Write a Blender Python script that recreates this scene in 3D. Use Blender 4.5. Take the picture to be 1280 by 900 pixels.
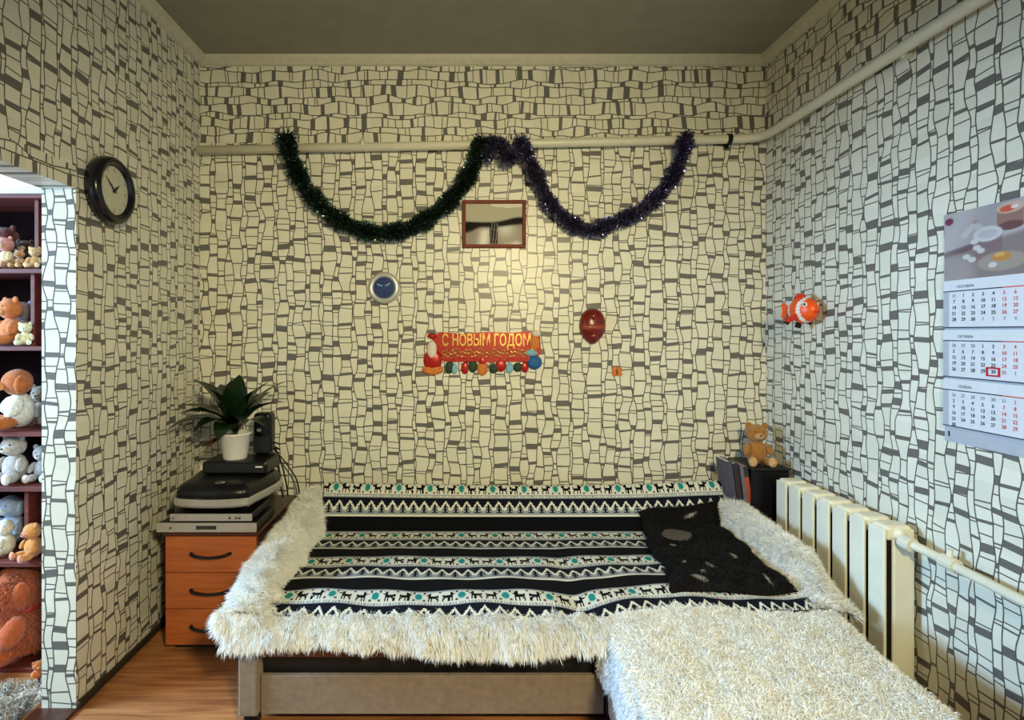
import bpy, bmesh, math, random
import numpy as np
from mathutils import Vector, Matrix, Euler

for o in list(bpy.data.objects):
    bpy.data.objects.remove(o, do_unlink=True)
S = bpy.context.scene
C = S.collection
PI = math.pi
random.seed(7)
rng = np.random.default_rng(7)

# ------------------------------------------------------------------ camera
F, VX, VY, CAMH = 720.0, 575.0, 415.0, 1.45
cd = bpy.data.cameras.new('camera')
cd.sensor_width = 36.0
cd.lens = F / 1280 * 36
cd.shift_x = (640 - VX) / 1280
cd.shift_y = -(450 - VY) / 1280
cd.clip_start = 0.05
cam = bpy.data.objects.new('camera', cd)
C.objects.link(cam)
cam.location = (0, 0, CAMH)
cam.rotation_euler = (PI / 2, 0, 0)
S.camera = cam

# ------------------------------------------------------------------ world, lamps, exposure
W = bpy.data.worlds.new('world')
S.world = W
W.use_nodes = True
W.node_tree.nodes['Background'].inputs[0].default_value = (0.75, 0.85, 1.0, 1)
W.node_tree.nodes['Background'].inputs[1].default_value = 0.6

def light(name, kind, loc, energy, col, target=None, **kw):
    d = bpy.data.lights.new(name, kind)
    d.energy = energy
    d.color = col
    for k, v in kw.items():
        setattr(d, k, v)
    o = bpy.data.objects.new(name, d)
    C.objects.link(o)
    o.location = loc
    if target is not None:
        o.rotation_euler = (Vector(target) - Vector(loc)).to_track_quat('-Z', 'Y').to_euler()
    return o

# the shaded ceiling lamp of this room, hanging behind the camera
light('pendant_lamp_light', 'SPOT', (0.66, -0.55, 2.3), 400, (1.0, 0.86, 0.48), (-0.05, 3.26, 0.72),
      spot_size=math.radians(92), spot_blend=1.0, shadow_soft_size=0.16)
# daylight in the window of the next room, coming through the doorway
light('window_daylight', 'AREA', (-4.28, 1.45, 1.8), 345, (0.42, 0.69, 1.0), (1.73, 1.55, 1.0),
      shape='RECTANGLE', size=1.5, size_y=0.9)
# bulb of the next room
light('next_room_lamp_light', 'POINT', (-2.9, 0.9, 2.45), 10, (1.0, 0.86, 0.66), None, shadow_soft_size=0.12)

S.view_settings.view_transform = 'Standard'
S.view_settings.look = 'None'
S.view_settings.exposure = 0.0
S.view_settings.gamma = 1.0
S.view_settings.use_curve_mapping = False

# ------------------------------------------------------------------ helpers
def at(x, y, Y):
    return Vector(((x - VX) * Y / F, Y, CAMH - (y - VY) * Y / F))

def tag(o, label=None, cat=None, group=None, kind=None):
    if label: o['label'] = label
    if cat: o['category'] = cat
    if group: o['group'] = group
    if kind: o['kind'] = kind
    return o

def thing(name, label, cat, loc=(0, 0, 0), rotz=0.0, group=None):
    o = bpy.data.objects.new(name, None)
    C.objects.link(o)
    o.empty_display_size = 0.05
    o.location = loc
    o.rotation_euler = (0, 0, rotz)
    return tag(o, label, cat, group)

def link(name, me, mat, parent=None, smooth=False):
    if mat is not None:
        for m in (mat if isinstance(mat, (list, tuple)) else [mat]):
            me.materials.append(m)
    if smooth:
        me.polygons.foreach_set('use_smooth', [True] * len(me.polygons))
    o = bpy.data.objects.new(name, me)
    C.objects.link(o)
    if parent is not None:
        o.parent = parent
    return o

def obj(name, bm, mat, parent=None, smooth=False, loc=None, rot=None):
    me = bpy.data.meshes.new(name)
    bm.normal_update()
    bm.to_mesh(me)
    bm.free()
    o = link(name, me, mat, parent, smooth)
    if loc is not None: o.location = loc
    if rot is not None: o.rotation_euler = rot
    return o

def nb():
    return bmesh.new()

def box(bm, x0, x1, y0, y1, z0, z1, bev=0.0, seg=1, mat=0):
    r = bmesh.ops.create_cube(bm, size=1.0)
    vs = r['verts']
    for v in vs:
        v.co = Vector((x0 + (v.co.x + .5) * (x1 - x0), y0 + (v.co.y + .5) * (y1 - y0), z0 + (v.co.z + .5) * (z1 - z0)))
    fs = list({f for v in vs for f in v.link_faces})
    for f in fs: f.material_index = mat
    if bev > 0:
        es = list({e for v in vs for e in v.link_edges})
        bmesh.ops.bevel(bm, geom=es, offset=bev, segments=seg, profile=0.5, affect='EDGES')
    return bm

def bx(x0, x1, y0, y1, z0, z1, bev=0.0, seg=1):
    return box(nb(), x0, x1, y0, y1, z0, z1, bev, seg)

def ell(bm, c, r, sub=2, rot=None, noise=0.0):
    res = bmesh.ops.create_icosphere(bm, subdivisions=sub, radius=1.0)
    R = Euler(rot).to_matrix() if rot else Matrix.Identity(3)
    for v in res['verts']:
        k = 1 + (random.random() - .5) * noise
        v.co = Vector(c) + R @ Vector((v.co.x * r[0] * k, v.co.y * r[1] * k, v.co.z * r[2] * k))
    return bm

def lathe(bm, prof, n=28, axis='Z', c=(0, 0, 0)):
    """prof: (radius, height) list; spun about an axis through c."""
    rings = []
    for r, h in prof:
        ring = []
        for i in range(n):
            a = 2 * PI * i / n
            p = (r * math.cos(a), r * math.sin(a), h)
            if axis == 'Y': p = (p[0], -p[2], p[1])
            if axis == 'X': p = (p[2], p[0], p[1])
            ring.append(bm.verts.new(Vector(p) + Vector(c)))
        rings.append(ring)
    for a, b in zip(rings[:-1], rings[1:]):
        for i in range(n):
            j = (i + 1) % n
            bm.faces.new((a[i], a[j], b[j], b[i]))
    bm.faces.new(rings[-1])
    bm.faces.new(list(reversed(rings[0])))
    bmesh.ops.recalc_face_normals(bm, faces=bm.faces[:])
    return bm

def tube(bm, pts, r, n=8):
    pts = [Vector(p) for p in pts]
    rings = []
    up = Vector((0.13, 0.31, 0.94))
    for i, p in enumerate(pts):
        d = (pts[min(i + 1, len(pts) - 1)] - pts[max(i - 1, 0)]).normalized()
        a = d.cross(up)
        if a.length < 0.05: a = d.cross(Vector((1, 0, 0)))
        a.normalize()
        b = d.cross(a).normalized()
        rr = r[i] if isinstance(r, (list, tuple)) else r
        rings.append([bm.verts.new(p + a * rr * math.cos(2 * PI * k / n) + b * rr * math.sin(2 * PI * k / n)) for k in range(n)])
    for A, B in zip(rings[:-1], rings[1:]):
        for k in range(n):
            j = (k + 1) % n
            bm.faces.new((A[k], A[j], B[j], B[k]))
    bm.faces.new(rings[-1]); bm.faces.new(list(reversed(rings[0])))
    bmesh.ops.recalc_face_normals(bm, faces=bm.faces[:])
    return bm

def prism(bm, poly, axis, a, b):
    """extrude a 2D polygon between a and b along axis."""
    def P(u, v, w):
        return {'Y': (u, w, v), 'X': (w, u, v), 'Z': (u, v, w)}[axis]
    A = [bm.verts.new(P(u, v, a)) for u, v in poly]
    B = [bm.verts.new(P(u, v, b)) for u, v in poly]
    n = len(poly)
    bm.faces.new(A); bm.faces.new(list(reversed(B)))
    for i in range(n):
        j = (i + 1) % n
        bm.faces.new((A[j], A[i], B[i], B[j]))
    bmesh.ops.recalc_face_normals(bm, faces=bm.faces[:])
    return bm

def smoothpath(pts, n):
    """Catmull-Rom through pts, n samples per span."""
    P = [Vector(p) for p in pts]
    P = [P[0] * 2 - P[1]] + P + [P[-1] * 2 - P[-2]]
    out = []
    for i in range(1, len(P) - 2):
        for k in range(n):
            t = k / n
            a, b, c, d = P[i - 1], P[i], P[i + 1], P[i + 2]
            out.append(0.5 * ((2 * b) + (c - a) * t + (2 * a - 5 * b + 4 * c - d) * t * t + (3 * b - a - 3 * c + d) * t ** 3))
    out.append(P[-2])
    return out

def raw_mesh(name, V, quads=None, tris=None, cols=None):
    """numpy mesh; cols = per-face rgb -> FACE colour attribute 'print'."""
    me = bpy.data.meshes.new(name)
    V = np.asarray(V, dtype=np.float32)
    parts, starts, n0 = [], [], 0
    for arr, k in ((quads, 4), (tris, 3)):
        if arr is not None and len(arr):
            arr = np.asarray(arr, dtype=np.int32)
            parts.append(arr.ravel())
            starts.append(n0 + np.arange(len(arr), dtype=np.int32) * k)
            n0 += arr.size
    loops = np.concatenate(parts); st = np.concatenate(starts)
    me.vertices.add(len(V)); me.vertices.foreach_set('co', V.ravel())
    me.loops.add(len(loops)); me.loops.foreach_set('vertex_index', loops)
    me.polygons.add(len(st)); me.polygons.foreach_set('loop_start', st)
    if cols is not None:
        at_ = me.attributes.new('print', 'FLOAT_COLOR', 'FACE')
        c = np.ones((len(st), 4), dtype=np.float32); c[:, :3] = cols
        at_.data.foreach_set('color', c.ravel())
    me.update(calc_edges=True)
    me.validate()
    return me

# ------------------------------------------------------------------ materials
def lin(r, g, b):
    f = lambda c: (c / 255 / 12.92) if c / 255 <= 0.04045 else ((c / 255 + 0.055) / 1.055) ** 2.4
    return (f(r), f(g), f(b))

class E:
    """tiny expression builder over shader Math nodes."""
    def __init__(s, nt, k): s.nt, s.k = nt, k
    def _op(s, op, *a):
        n = s.nt.nodes.new('ShaderNodeMath'); n.operation = op
        for i, x in enumerate((s,) + a):
            v = x.k if isinstance(x, E) else x
            if isinstance(v, (int, float)): n.inputs[i].default_value = v
            else: s.nt.links.new(v, n.inputs[i])
        return E(s.nt, n.outputs[0])
    def __add__(s, o): return s._op('ADD', o)
    def __sub__(s, o): return s._op('SUBTRACT', o)
    def __mul__(s, o): return s._op('MULTIPLY', o)
    def lt(s, o): return s._op('LESS_THAN', o)
    def gt(s, o): return s._op('GREATER_THAN', o)
    def mx(s, o): return s._op('MAXIMUM', o)
    def mn(s, o): return s._op('MINIMUM', o)
    def pw(s, o): return s._op('POWER', o)
    def floor(s): return s._op('FLOOR')
    def abs(s): return s._op('ABSOLUTE')

def mat_base(name, rough=0.6, spec=0.5):
    m = bpy.data.materials.new(name); m.use_nodes = True
    b = m.node_tree.nodes['Principled BSDF']
    b.inputs['Roughness'].default_value = rough
    b.inputs['Specular IOR Level'].default_value = spec
    return m, m.node_tree, b

def simple(name, col, rough=0.6, metal=0.0, var=0.12, scale=30.0, bump=0.0, bscale=None, spec=0.5, sheen=0.0, coat=0.0, stretch=(1, 1, 1)):
    """colour varied by procedural noise, with optional fine relief."""
    m, nt, b = mat_base(name, rough, spec)
    b.inputs['Metallic'].default_value = metal
    b.inputs['Sheen Weight'].default_value = sheen
    b.inputs['Coat Weight'].default_value = coat
    tc = nt.nodes.new('ShaderNodeTexCoord')
    mp = nt.nodes.new('ShaderNodeMapping'); mp.inputs['Scale'].default_value = stretch
    nt.links.new(tc.outputs['Object'], mp.inputs[0])
    nz = nt.nodes.new('ShaderNodeTexNoise'); nz.inputs['Scale'].default_value = scale; nz.inputs['Detail'].default_value = 4
    nt.links.new(mp.outputs[0], nz.inputs['Vector'])
    rp = nt.nodes.new('ShaderNodeValToRGB')
    rp.color_ramp.elements[0].position = 0.3; rp.color_ramp.elements[1].position = 0.7
    rp.color_ramp.elements[0].color = tuple(c * (1 - var) for c in col) + (1,)
    rp.color_ramp.elements[1].color = tuple(min(1, c * (1 + var)) for c in col) + (1,)
    nt.links.new(nz.outputs['Fac'], rp.inputs[0])
    nt.links.new(rp.outputs[0], b.inputs['Base Color'])
    if bump > 0:
        n2 = nt.nodes.new('ShaderNodeTexNoise'); n2.inputs['Scale'].default_value = bscale or scale * 3; n2.inputs['Detail'].default_value = 3
        nt.links.new(mp.outputs[0], n2.inputs['Vector'])
        bp = nt.nodes.new('ShaderNodeBump'); bp.inputs['Strength'].default_value = bump; bp.inputs['Distance'].default_value = 0.01
        nt.links.new(n2.outputs['Fac'], bp.inputs['Height'])
        nt.links.new(bp.outputs[0], b.inputs['Normal'])
    return m

def wallpaper(name, ua, va, seed):
    """cream vinyl wallpaper printed with wobbly columns, thin cross lines and grey bars.
    ua / va: which world axis runs across the columns / along them."""
    m, nt, b = mat_base(name, 0.36, 0.5)
    g = nt.nodes.new('ShaderNodeNewGeometry')
    sp = nt.nodes.new('ShaderNodeSeparateXYZ'); nt.links.new(g.outputs['Position'], sp.inputs[0])
    u = E(nt, sp.outputs[ua]) + (10.0 + seed)
    v = E(nt, sp.outputs[va]) + (5.0 + seed * 3)
    def vec(a, b_, c=0.0):
        cx = nt.nodes.new('ShaderNodeCombineXYZ')
        for i, x in enumerate((a, b_, c)):
            if isinstance(x, E): nt.links.new(x.k, cx.inputs[i])
            else: cx.inputs[i].default_value = x
        return cx.outputs[0]
    def rnd(a, b_, c):
        w = nt.nodes.new('ShaderNodeTexWhiteNoise'); w.noise_dimensions = '3D'
        nt.links.new(vec(a + 0.37, b_ + 0.37 if isinstance(b_, E) else b_, c), w.inputs['Vector'])
        return E(nt, w.outputs['Value'])
    def wob(k):
        n = nt.nodes.new('ShaderNodeTexNoise'); n.inputs['Scale'].default_value = 1.0
        n.inputs['Detail'].default_value = 0.0
        nt.links.new(vec(v * 7.5, k * 7.31, 3.3), n.inputs['Vector'])
        return E(nt, n.outputs['Fac'])
    t = u * (1 / 0.044)
    i = t.floor(); i1 = i + 1.0
    def line(k):
        j = (k._op('FLOORED_MODULO', 2.0) - 0.5) * 0.34 + (rnd(k, 0.5, 1.7) - 0.5) * 0.30 + (wob(k) - 0.5) * 1.25
        return k + j._op('MULTIPLY', 1.0).mn(0.48).mx(-0.48)
    b0, b1 = line(i), line(i1)
    col = i + t.gt(b1) - t.lt(b0)
    dv = (t - b0).abs().mn((t - b1).abs())
    vline = dv.lt(0.058)
    cx_ = t - col
    # grey bars
    s = v * (1 / 0.092) + rnd(col, 2.5, 4.1) * 9.0
    k = (s + 0.5).floor()
    r1, r2, r3 = rnd(col, k, 6.3), rnd(col, k, 8.9), rnd(col, k, 12.7)
    sl = (cx_ - 0.5) * (r3 - 0.5) * 0.12
    d = (s + sl - (k + (r1 - 0.5) * 0.5)).abs()
    bar = d.lt(r2.pw(2.0) * 0.165 + 0.028)
    # thin cross lines
    s2 = v * (1 / 0.083) + rnd(col, 3.5, 5.3) * 9.0
    k2 = (s2 + 0.5).floor()
    q1, q2 = rnd(col, k2, 16.1), rnd(col, k2, 19.9)
    d2 = (s2 + (cx_ - 0.5) * (q2 - 0.5) * 0.12 - (k2 + (q1 - 0.5) * 0.6)).abs()
    thin = d2.lt(0.027) * q2.gt(0.25)
    ln = vline.mx(thin)
    tone = rnd(col, k, 23.0)
    def mix(f, a, c):
        x = nt.nodes.new('ShaderNodeMix'); x.data_type = 'RGBA'
        nt.links.new(f.k, x.inputs['Factor'])
        for idx, val in ((6, a), (7, c)):
            if isinstance(val, tuple): x.inputs[idx].default_value = val + (1,)
            else: nt.links.new(val, x.inputs[idx])
        return x.outputs[2]
    paper = mix(tone, (0.72, 0.71, 0.60), (0.80, 0.78, 0.68))
    c1 = mix(bar, paper, (0.135, 0.13, 0.125))
    c2 = mix(ln, c1, (0.10, 0.092, 0.075))
    nt.links.new(c2, b.inputs['Base Color'])
    n2 = nt.nodes.new('ShaderNodeTexNoise'); n2.inputs['Scale'].default_value = 160
    nt.links.new(g.outputs['Position'], n2.inputs['Vector'])
    bp = nt.nodes.new('ShaderNodeBump'); bp.inputs['Strength'].default_value = 0.10; bp.inputs['Distance'].default_value = 0.004
    nt.links.new(n2.outputs['Fac'], bp.inputs['Height'])
    nt.links.new(bp.outputs[0], b.inputs['Normal'])
    return m

def printed(name, rough=0.6, spec=0.4, bump=0.0, bscale=400):
    m, nt, b = mat_base(name, rough, spec)
    a = nt.nodes.new('ShaderNodeAttribute'); a.attribute_name = 'print'
    tc = nt.nodes.new('ShaderNodeTexCoord')
    nz = nt.nodes.new('ShaderNodeTexNoise'); nz.inputs['Scale'].default_value = bscale
    nt.links.new(tc.outputs['Object'], nz.inputs['Vector'])
    mx = nt.nodes.new('ShaderNodeMix'); mx.data_type = 'RGBA'; mx.blend_type = 'MULTIPLY'
    mx.inputs['Factor'].default_value = 0.12
    nt.links.new(a.outputs['Color'], mx.inputs[6]); nt.links.new(nz.outputs['Fac'], mx.inputs[7])
    nt.links.new(mx.outputs[2], b.inputs['Base Color'])
    if bump:
        bp = nt.nodes.new('ShaderNodeBump'); bp.inputs['Strength'].default_value = bump; bp.inputs['Distance'].default_value = 0.003
        nt.links.new(nz.outputs['Fac'], bp.inputs['Height']); nt.links.new(bp.outputs[0], b.inputs['Normal'])
    return m

def wood(name, c0, c1, axis, rough=0.35, scale=6.0, coat=0.0):
    m, nt, b = mat_base(name, rough, 0.5)
    b.inputs['Coat Weight'].default_value = coat
    tc = nt.nodes.new('ShaderNodeTexCoord')
    mp = nt.nodes.new('ShaderNodeMapping')
    sc = [9.0, 9.0, 9.0]; sc['XYZ'.index(axis)] = 0.7
    mp.inputs['Scale'].default_value = sc
    nt.links.new(tc.outputs['Object'], mp.inputs[0])
    nz = nt.nodes.new('ShaderNodeTexNoise'); nz.inputs['Scale'].default_value = scale; nz.inputs['Detail'].default_value = 6; nz.inputs['Distortion'].default_value = 0.6
    nt.links.new(mp.outputs[0], nz.inputs['Vector'])
    rp = nt.nodes.new('ShaderNodeValToRGB')
    rp.color_ramp.elements[0].position = 0.32; rp.color_ramp.elements[1].position = 0.68
    rp.color_ramp.elements[0].color = c0 + (1,); rp.color_ramp.elements[1].color = c1 + (1,)
    nt.links.new(nz.outputs['Fac'], rp.inputs[0]); nt.links.new(rp.outputs[0], b.inputs['Base Color'])
    return m

M = {}
M['wp_back'] = wallpaper('wallpaper_back', 0, 2, 0.0)
M['wp_back_frieze'] = wallpaper('wallpaper_back_frieze', 2, 0, 2.0)
M['wp_side'] = wallpaper('wallpaper_side', 1, 2, 3.0)
M['wp_side_frieze'] = wallpaper('wallpaper_side_frieze', 2, 1, 5.0)
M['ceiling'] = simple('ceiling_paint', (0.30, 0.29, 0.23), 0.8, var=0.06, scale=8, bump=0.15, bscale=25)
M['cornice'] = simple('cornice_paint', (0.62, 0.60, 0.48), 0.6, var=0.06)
M['pipe'] = simple('pipe_paint', (0.72, 0.70, 0.58), 0.35, var=0.05, scale=12, bump=0.1, bscale=18)
M['radiator'] = simple('radiator_enamel', (0.82, 0.80, 0.66), 0.35, var=0.05, scale=9, bump=0.12, bscale=30)
M['iron'] = simple('slit_shade', (0.012, 0.010, 0.009), 0.9, var=0.3, spec=0.1)  # near-black colour that paints the shade between the radiator ribs
M['floor'] = wood('floor_laminate', lin(140, 84, 50), lin(192, 130, 82), 'X', 0.38, 4.0)
M['plaster'] = simple('next_room_plaster', (0.75, 0.68, 0.52), 0.8, var=0.05)
M['white'] = simple('white_paint', (0.8, 0.8, 0.78), 0.4, var=0.03)
M['black_gap'] = simple('black_trim', (0.006, 0.006, 0.008), 0.5)
M['black_plastic'] = simple('black_plastic', (0.005, 0.005, 0.007), 0.34, var=0.2, spec=0.28)
M['dark_rim'] = simple('clock_rim', (0.006, 0.006, 0.012), 0.22, var=0.2)
M['silver'] = simple('silver_plastic', (0.42, 0.40, 0.38), 0.35, metal=0.3, var=0.06)
M['rim_silver'] = simple('satin_silver', (0.62, 0.62, 0.60), 0.3, metal=0.45, var=0.05)
M['chrome'] = simple('brushed_steel', (0.7, 0.69, 0.66), 0.22, metal=0.9, var=0.05)
M['sofa_fabric'] = simple('sofa_fabric', lin(128, 112, 96), 0.9, var=0.14, scale=40, bump=0.25, bscale=500, sheen=0.2)
M['sofa_wood'] = wood('sofa_wood', lin(70, 36, 26), lin(104, 56, 42), 'X')
M['orange_wood'] = wood('drawer_front_wood', lin(158, 80, 34), lin(182, 100, 48), 'X', 0.35, 5)
M['dark_wood'] = wood('dark_cabinet_wood', lin(52, 24, 16), lin(80, 40, 26), 'Y', 0.3, 5)
M['shelf_wood'] = wood('shelf_wood', lin(78, 26, 18), lin(112, 42, 28), 'X', 0.6, 5)
M['shelf_dark'] = simple('shelf_back_board', lin(22, 10, 10), 0.95, var=.2, spec=0.05)
M['frame_wood'] = wood('frame_wood', lin(96, 34, 14), lin(128, 52, 26), 'X', 0.65, 8)
M['base_dark'] = simple('baseboard_paint', (0.030, 0.018, 0.012), 0.6, var=.2)
M['fur'] = simple('white_fur', (0.93, 0.94, 0.92), 0.75, var=0.03, scale=14, sheen=0.2)
M['fur_cloth'] = simple('fur_backing', (0.85, 0.84, 0.79), 0.9)
M['rug'] = simple('grey_rug_pile', (0.42, 0.36, 0.30), 0.9, var=0.75, scale=14)
M['coverlet'] = printed('coverlet_fleece', 0.95, 0.15, 0.5, 700)
M['print'] = printed('paper_print', 0.6, 0.03)
M['black_fleece'] = printed('black_fleece', 0.95, 0.04, 0.6, 260)
M['black_pile'] = simple('black_pile', (0.008, 0.0075, 0.008), 0.7, var=.2, spec=.25)
M['tinsel_green'] = simple('green_foil', (0.08, 0.14, 0.12), 0.2, metal=0.85, var=0.5, scale=60)
M['tinsel_violet'] = simple('violet_foil', (0.20, 0.19, 0.33), 0.2, metal=0.85, var=0.6, scale=60)
M['leaf'] = simple('leaf_green', (0.006, 0.022, 0.008), 0.3, var=0.4, scale=20)
M['leaf_dry'] = simple('leaf_dry', lin(112, 70, 52), 0.7, var=0.3, scale=40)
M['pot'] = simple('white_pot', (0.80, 0.78, 0.74), 0.3, var=0.03)
M['soil'] = simple('soil', (0.03, 0.02, 0.015), 0.95, var=0.4, scale=80)
M['mask'] = simple('red_lacquer', lin(112, 22, 14), 0.28, var=0.2, scale=30)
M['mask_band'] = simple('red_lacquer_light', lin(150, 62, 40), 0.35, var=0.15, scale=30)
M['blue_dial'] = simple('blue_dial', lin(44, 62, 118), 0.25, var=0.25, scale=25, coat=0.4)
M['dial'] = simple('cream_dial', (0.55, 0.55, 0.44), 0.5, var=0.05)
M['ink'] = simple('ink', (0.02, 0.022, 0.03), 0.5)
M['ink_grey'] = simple('ink_grey', (0.30, 0.30, 0.33), 0.5)
M['ink_red'] = simple('ink_red', lin(205, 70, 62), 0.5)
M['red_plastic'] = simple('red_plastic', lin(190, 24, 30), 0.35)
M['paper'] = simple('calendar_paper', (0.66, 0.68, 0.74), 0.5, var=0.03)
M['paper_shade'] = simple('calendar_board', (0.42, 0.45, 0.52), 0.5, var=0.04)
M['gold'] = simple('gold_glitter', lin(214, 170, 96), 0.28, metal=0.7, var=0.35, scale=400)
M['sign_red'] = simple('red_glitter', lin(176, 26, 18), 0.32, metal=0.2, var=0.35, scale=300)
M['sign_blue'] = simple('blue_print', lin(24, 92, 160), 0.65, var=0.2, scale=120)
M['sign_lblue'] = simple('light_blue_print', lin(130, 180, 206), 0.65, var=0.2, scale=120)
M['sign_white'] = simple('white_print', lin(226, 214, 206), 0.65, var=0.1, scale=120)
M['sign_green'] = simple('green_print', lin(26, 56, 34), 0.65, var=0.3, scale=120)
M['sign_orange'] = simple('orange_print', lin(206, 120, 52), 0.65, var=0.3, scale=120)
M['fish_orange'] = simple('fish_orange', lin(240, 84, 18), 0.35, var=0.12, scale=30)
M['fish_white'] = simple('fish_white', (0.80, 0.76, 0.72), 0.4, var=0.05)
M['fish_red'] = simple('fish_red', lin(206, 40, 22), 0.35, var=0.12, scale=30)
M['cardboard'] = simple('cardboard', lin(196, 156, 112), 0.8, var=0.08)
M['clear'] = None
def glass(name):
    m, nt, b = mat_base(name, 0.05, 0.5)
    tr = nt.nodes.new('ShaderNodeBsdfTransparent')
    gl = nt.nodes.new('ShaderNodeBsdfGlossy'); gl.inputs['Roughness'].default_value = 0.05
    fr = nt.nodes.new('ShaderNodeFresnel'); fr.inputs['IOR'].default_value = 1.45
    mx = nt.nodes.new('ShaderNodeMixShader')
    nt.links.new(fr.outputs[0], mx.inputs[0]); nt.links.new(tr.outputs[0], mx.inputs[1]); nt.links.new(gl.outputs[0], mx.inputs[2])
    nt.links.new(mx.outputs[0], nt.nodes['Material Output'].inputs['Surface'])
    return m
M['glass'] = glass('clear_glass')
_plush = {}
def plush_mat(rgb):
    if rgb not in _plush:
        _plush[rgb] = simple('plush_%d' % len(_plush), lin(*rgb), 0.95, var=0.22, scale=70, bump=0.7, bscale=240, sheen=0.35, spec=0.1)
    return _plush[rgb]

# ------------------------------------------------------------------ room shell
XL, XR, YB, YF, ZC = -1.471, 1.729, 3.26, -1.3, 3.003
XJ = -1.602          # far side of the left wall
YD, ZD = 2.206, 2.0  # edge and head of the doorway
YD0 = 0.55
PIPE_Z = 2.52
st = lambda o: tag(o, kind='structure')

def wall(name, boxes, mats):
    bm = nb()
    for i, b_ in enumerate(boxes):
        box(bm, *b_[:6], mat=b_[6] if len(b_) > 6 else 0)
    return st(obj(name, bm, mats))

st(obj('floor', bx(-4.45, XR + .15, YF - .15, YB + .15, -0.12, 0.0), M['floor']))
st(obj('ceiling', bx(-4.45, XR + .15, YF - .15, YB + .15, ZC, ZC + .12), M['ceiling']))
wall('wall_back', [(XJ, XR + .15, YB, YB + .15, 0, PIPE_Z, 0), (XJ, XR + .15, YB, YB + .15, PIPE_Z, ZC, 1)],
     [M['wp_back'], M['wp_back_frieze']])
wall('wall_right', [(XR, XR + .15, YF - .15, YB, 0, 2.55, 0), (XR, XR + .15, YF - .15, YB, 2.55, ZC, 1)],
     [M['wp_side'], M['wp_side_frieze']])
# left wall: solid panel, doorway, head and the pier beyond; the jamb faces carry their own paper
wl = wall('wall_left', [(XJ, XL, YD, YB, 0, ZC, 0), (XJ, XL, YF, YD0, 0, ZC, 0),
                        (XJ, XL, YD0, YD, ZD + .085, ZC, 0), (XJ, XL, YD0, YD, ZD, ZD + .085, 2)],
          [M['wp_side'], M['wp_back'], M['wp_side_frieze']])
for p in wl.data.polygons:
    if abs(p.normal.y) > 0.9 and p.material_index == 0:
        p.material_index = 1
wall('wall_front', [(-4.45, XR, YF - .15, YF, 0, ZC)], [M['wp_back']])
# next room
wall('wall_far', [(-4.45, XJ, 2.80, 2.92, 0, ZC)], [M['plaster']])
wall('wall_outer', [(-4.45, -4.32, YF, 0.65, 0, ZC), (-4.45, -4.32, 2.25, 2.80, 0, ZC),
                        (-4.45, -4.32, 0.65, 2.25, 0, 0.72), (-4.45, -4.32, 0.65, 2.25, 2.28, ZC)], [M['plaster']])
w1 = tag(thing('window_1', None, None, (-4.4, 1.45, 0.72)), kind='structure')
bm = nb()
for a in ((-.8, -.74, 0, 1.56), (.74, .8, 0, 1.56), (-.03, .03, 0, 1.56), (-.74, .74, 0, .06), (-.74, .74, 1.5, 1.56)):
    box(bm, -.02, .03, *a)
obj('window_frame', bm, M['white'], w1)
for a, b_ in ((-.74, -.03), (.03, .74)):
    obj('window_pane', bx(0, .004, a, b_, .06, 1.5), M['glass'], w1)
obj('window_sill', bx(-.03, .16, -.85, .85, -.04, 0), M['white'], w1)
st(obj('trim_4', bx(XJ - .02, XL + .01, YD0, YD, 0.0, 0.012, .004), M['dark_wood']))

# cornice strips
def cornice(name, poly, axis, a, b_):
    st(obj(name, prism(nb(), poly, axis, a, b_), M['cornice']))
cornice('trim_1', [(YB, ZC), (YB - .045, ZC), (YB - .035, ZC - .022), (YB - .014, ZC - .045), (YB, ZC - .05)], 'X', XL, XR)
cornice('trim_2', [(XL, ZC), (XL + .045, ZC), (XL + .035, ZC - .022), (XL + .014, ZC - .045), (XL, ZC - .05)], 'Y', YF, YB)
cornice('trim_3', [(XR, ZC), (XR - .045, ZC), (XR - .035, ZC - .022), (XR - .014, ZC - .045), (XR, ZC - .05)], 'Y', YF, YB)
# dark baseboards
st(obj('baseboard_left', bx(XL, XL + .016, YD + .0, YB, 0, .032, .004), M['base_dark']))
st(obj('baseboard_back', bx(XL + .02, XR, YB - .016, YB, 0, .055, .004), M['dark_wood']))
st(obj('baseboard_right', bx(XR - .016, XR, YF, YB - .02, 0, .055, .004), M['dark_wood']))

# ------------------------------------------------------------------ high heating pipe
p0 = at(246, 188, 3.215); p1 = at(940, 174, 3.215)
pz = p1.z
t = thing('heating_pipe', 'long cream painted heating pipe running high under the ceiling along two walls', 'pipe', (0, 0, 0))
path = [(XL + .005, 3.215, p0.z), (0.1, 3.215, p0.z + (pz - p0.z) * .5), (1.50, 3.215, pz), (1.58, 3.212, pz + .002),
        (1.645, 3.19, pz + .003), (1.675, 3.14, pz + .003), (1.682, 3.06, pz + .003), (1.684, 1.0, pz + .003), (1.684, YF + .01, pz + .003)]
obj('pipe_run', tube(nb(), path, 0.0245, 14), M['pipe'], t, True)
obj('weld_seam', tube(nb(), [(-.55, 3.215, 2.502), (-.535, 3.215, 2.503)], 0.028, 14), M['pipe'], t, True)
cl = at(911, 172, 3.215)
bm = tube(nb(), [(cl.x - .012, 3.215, pz), (cl.x + .012, 3.215, pz)], 0.030, 14)
box(bm, cl.x - .01, cl.x + .01, 3.235, 3.259, pz - .045, pz + .03)
obj('clamp', bm, M['black_plastic'], t)
for yy in (2.2, 0.9):
    bm = nb(); box(bm, 1.69, XR - .001, yy - .01, yy + .01, pz - .03, pz - .015)
    obj('bracket', bm, M['pipe'], t)

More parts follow.
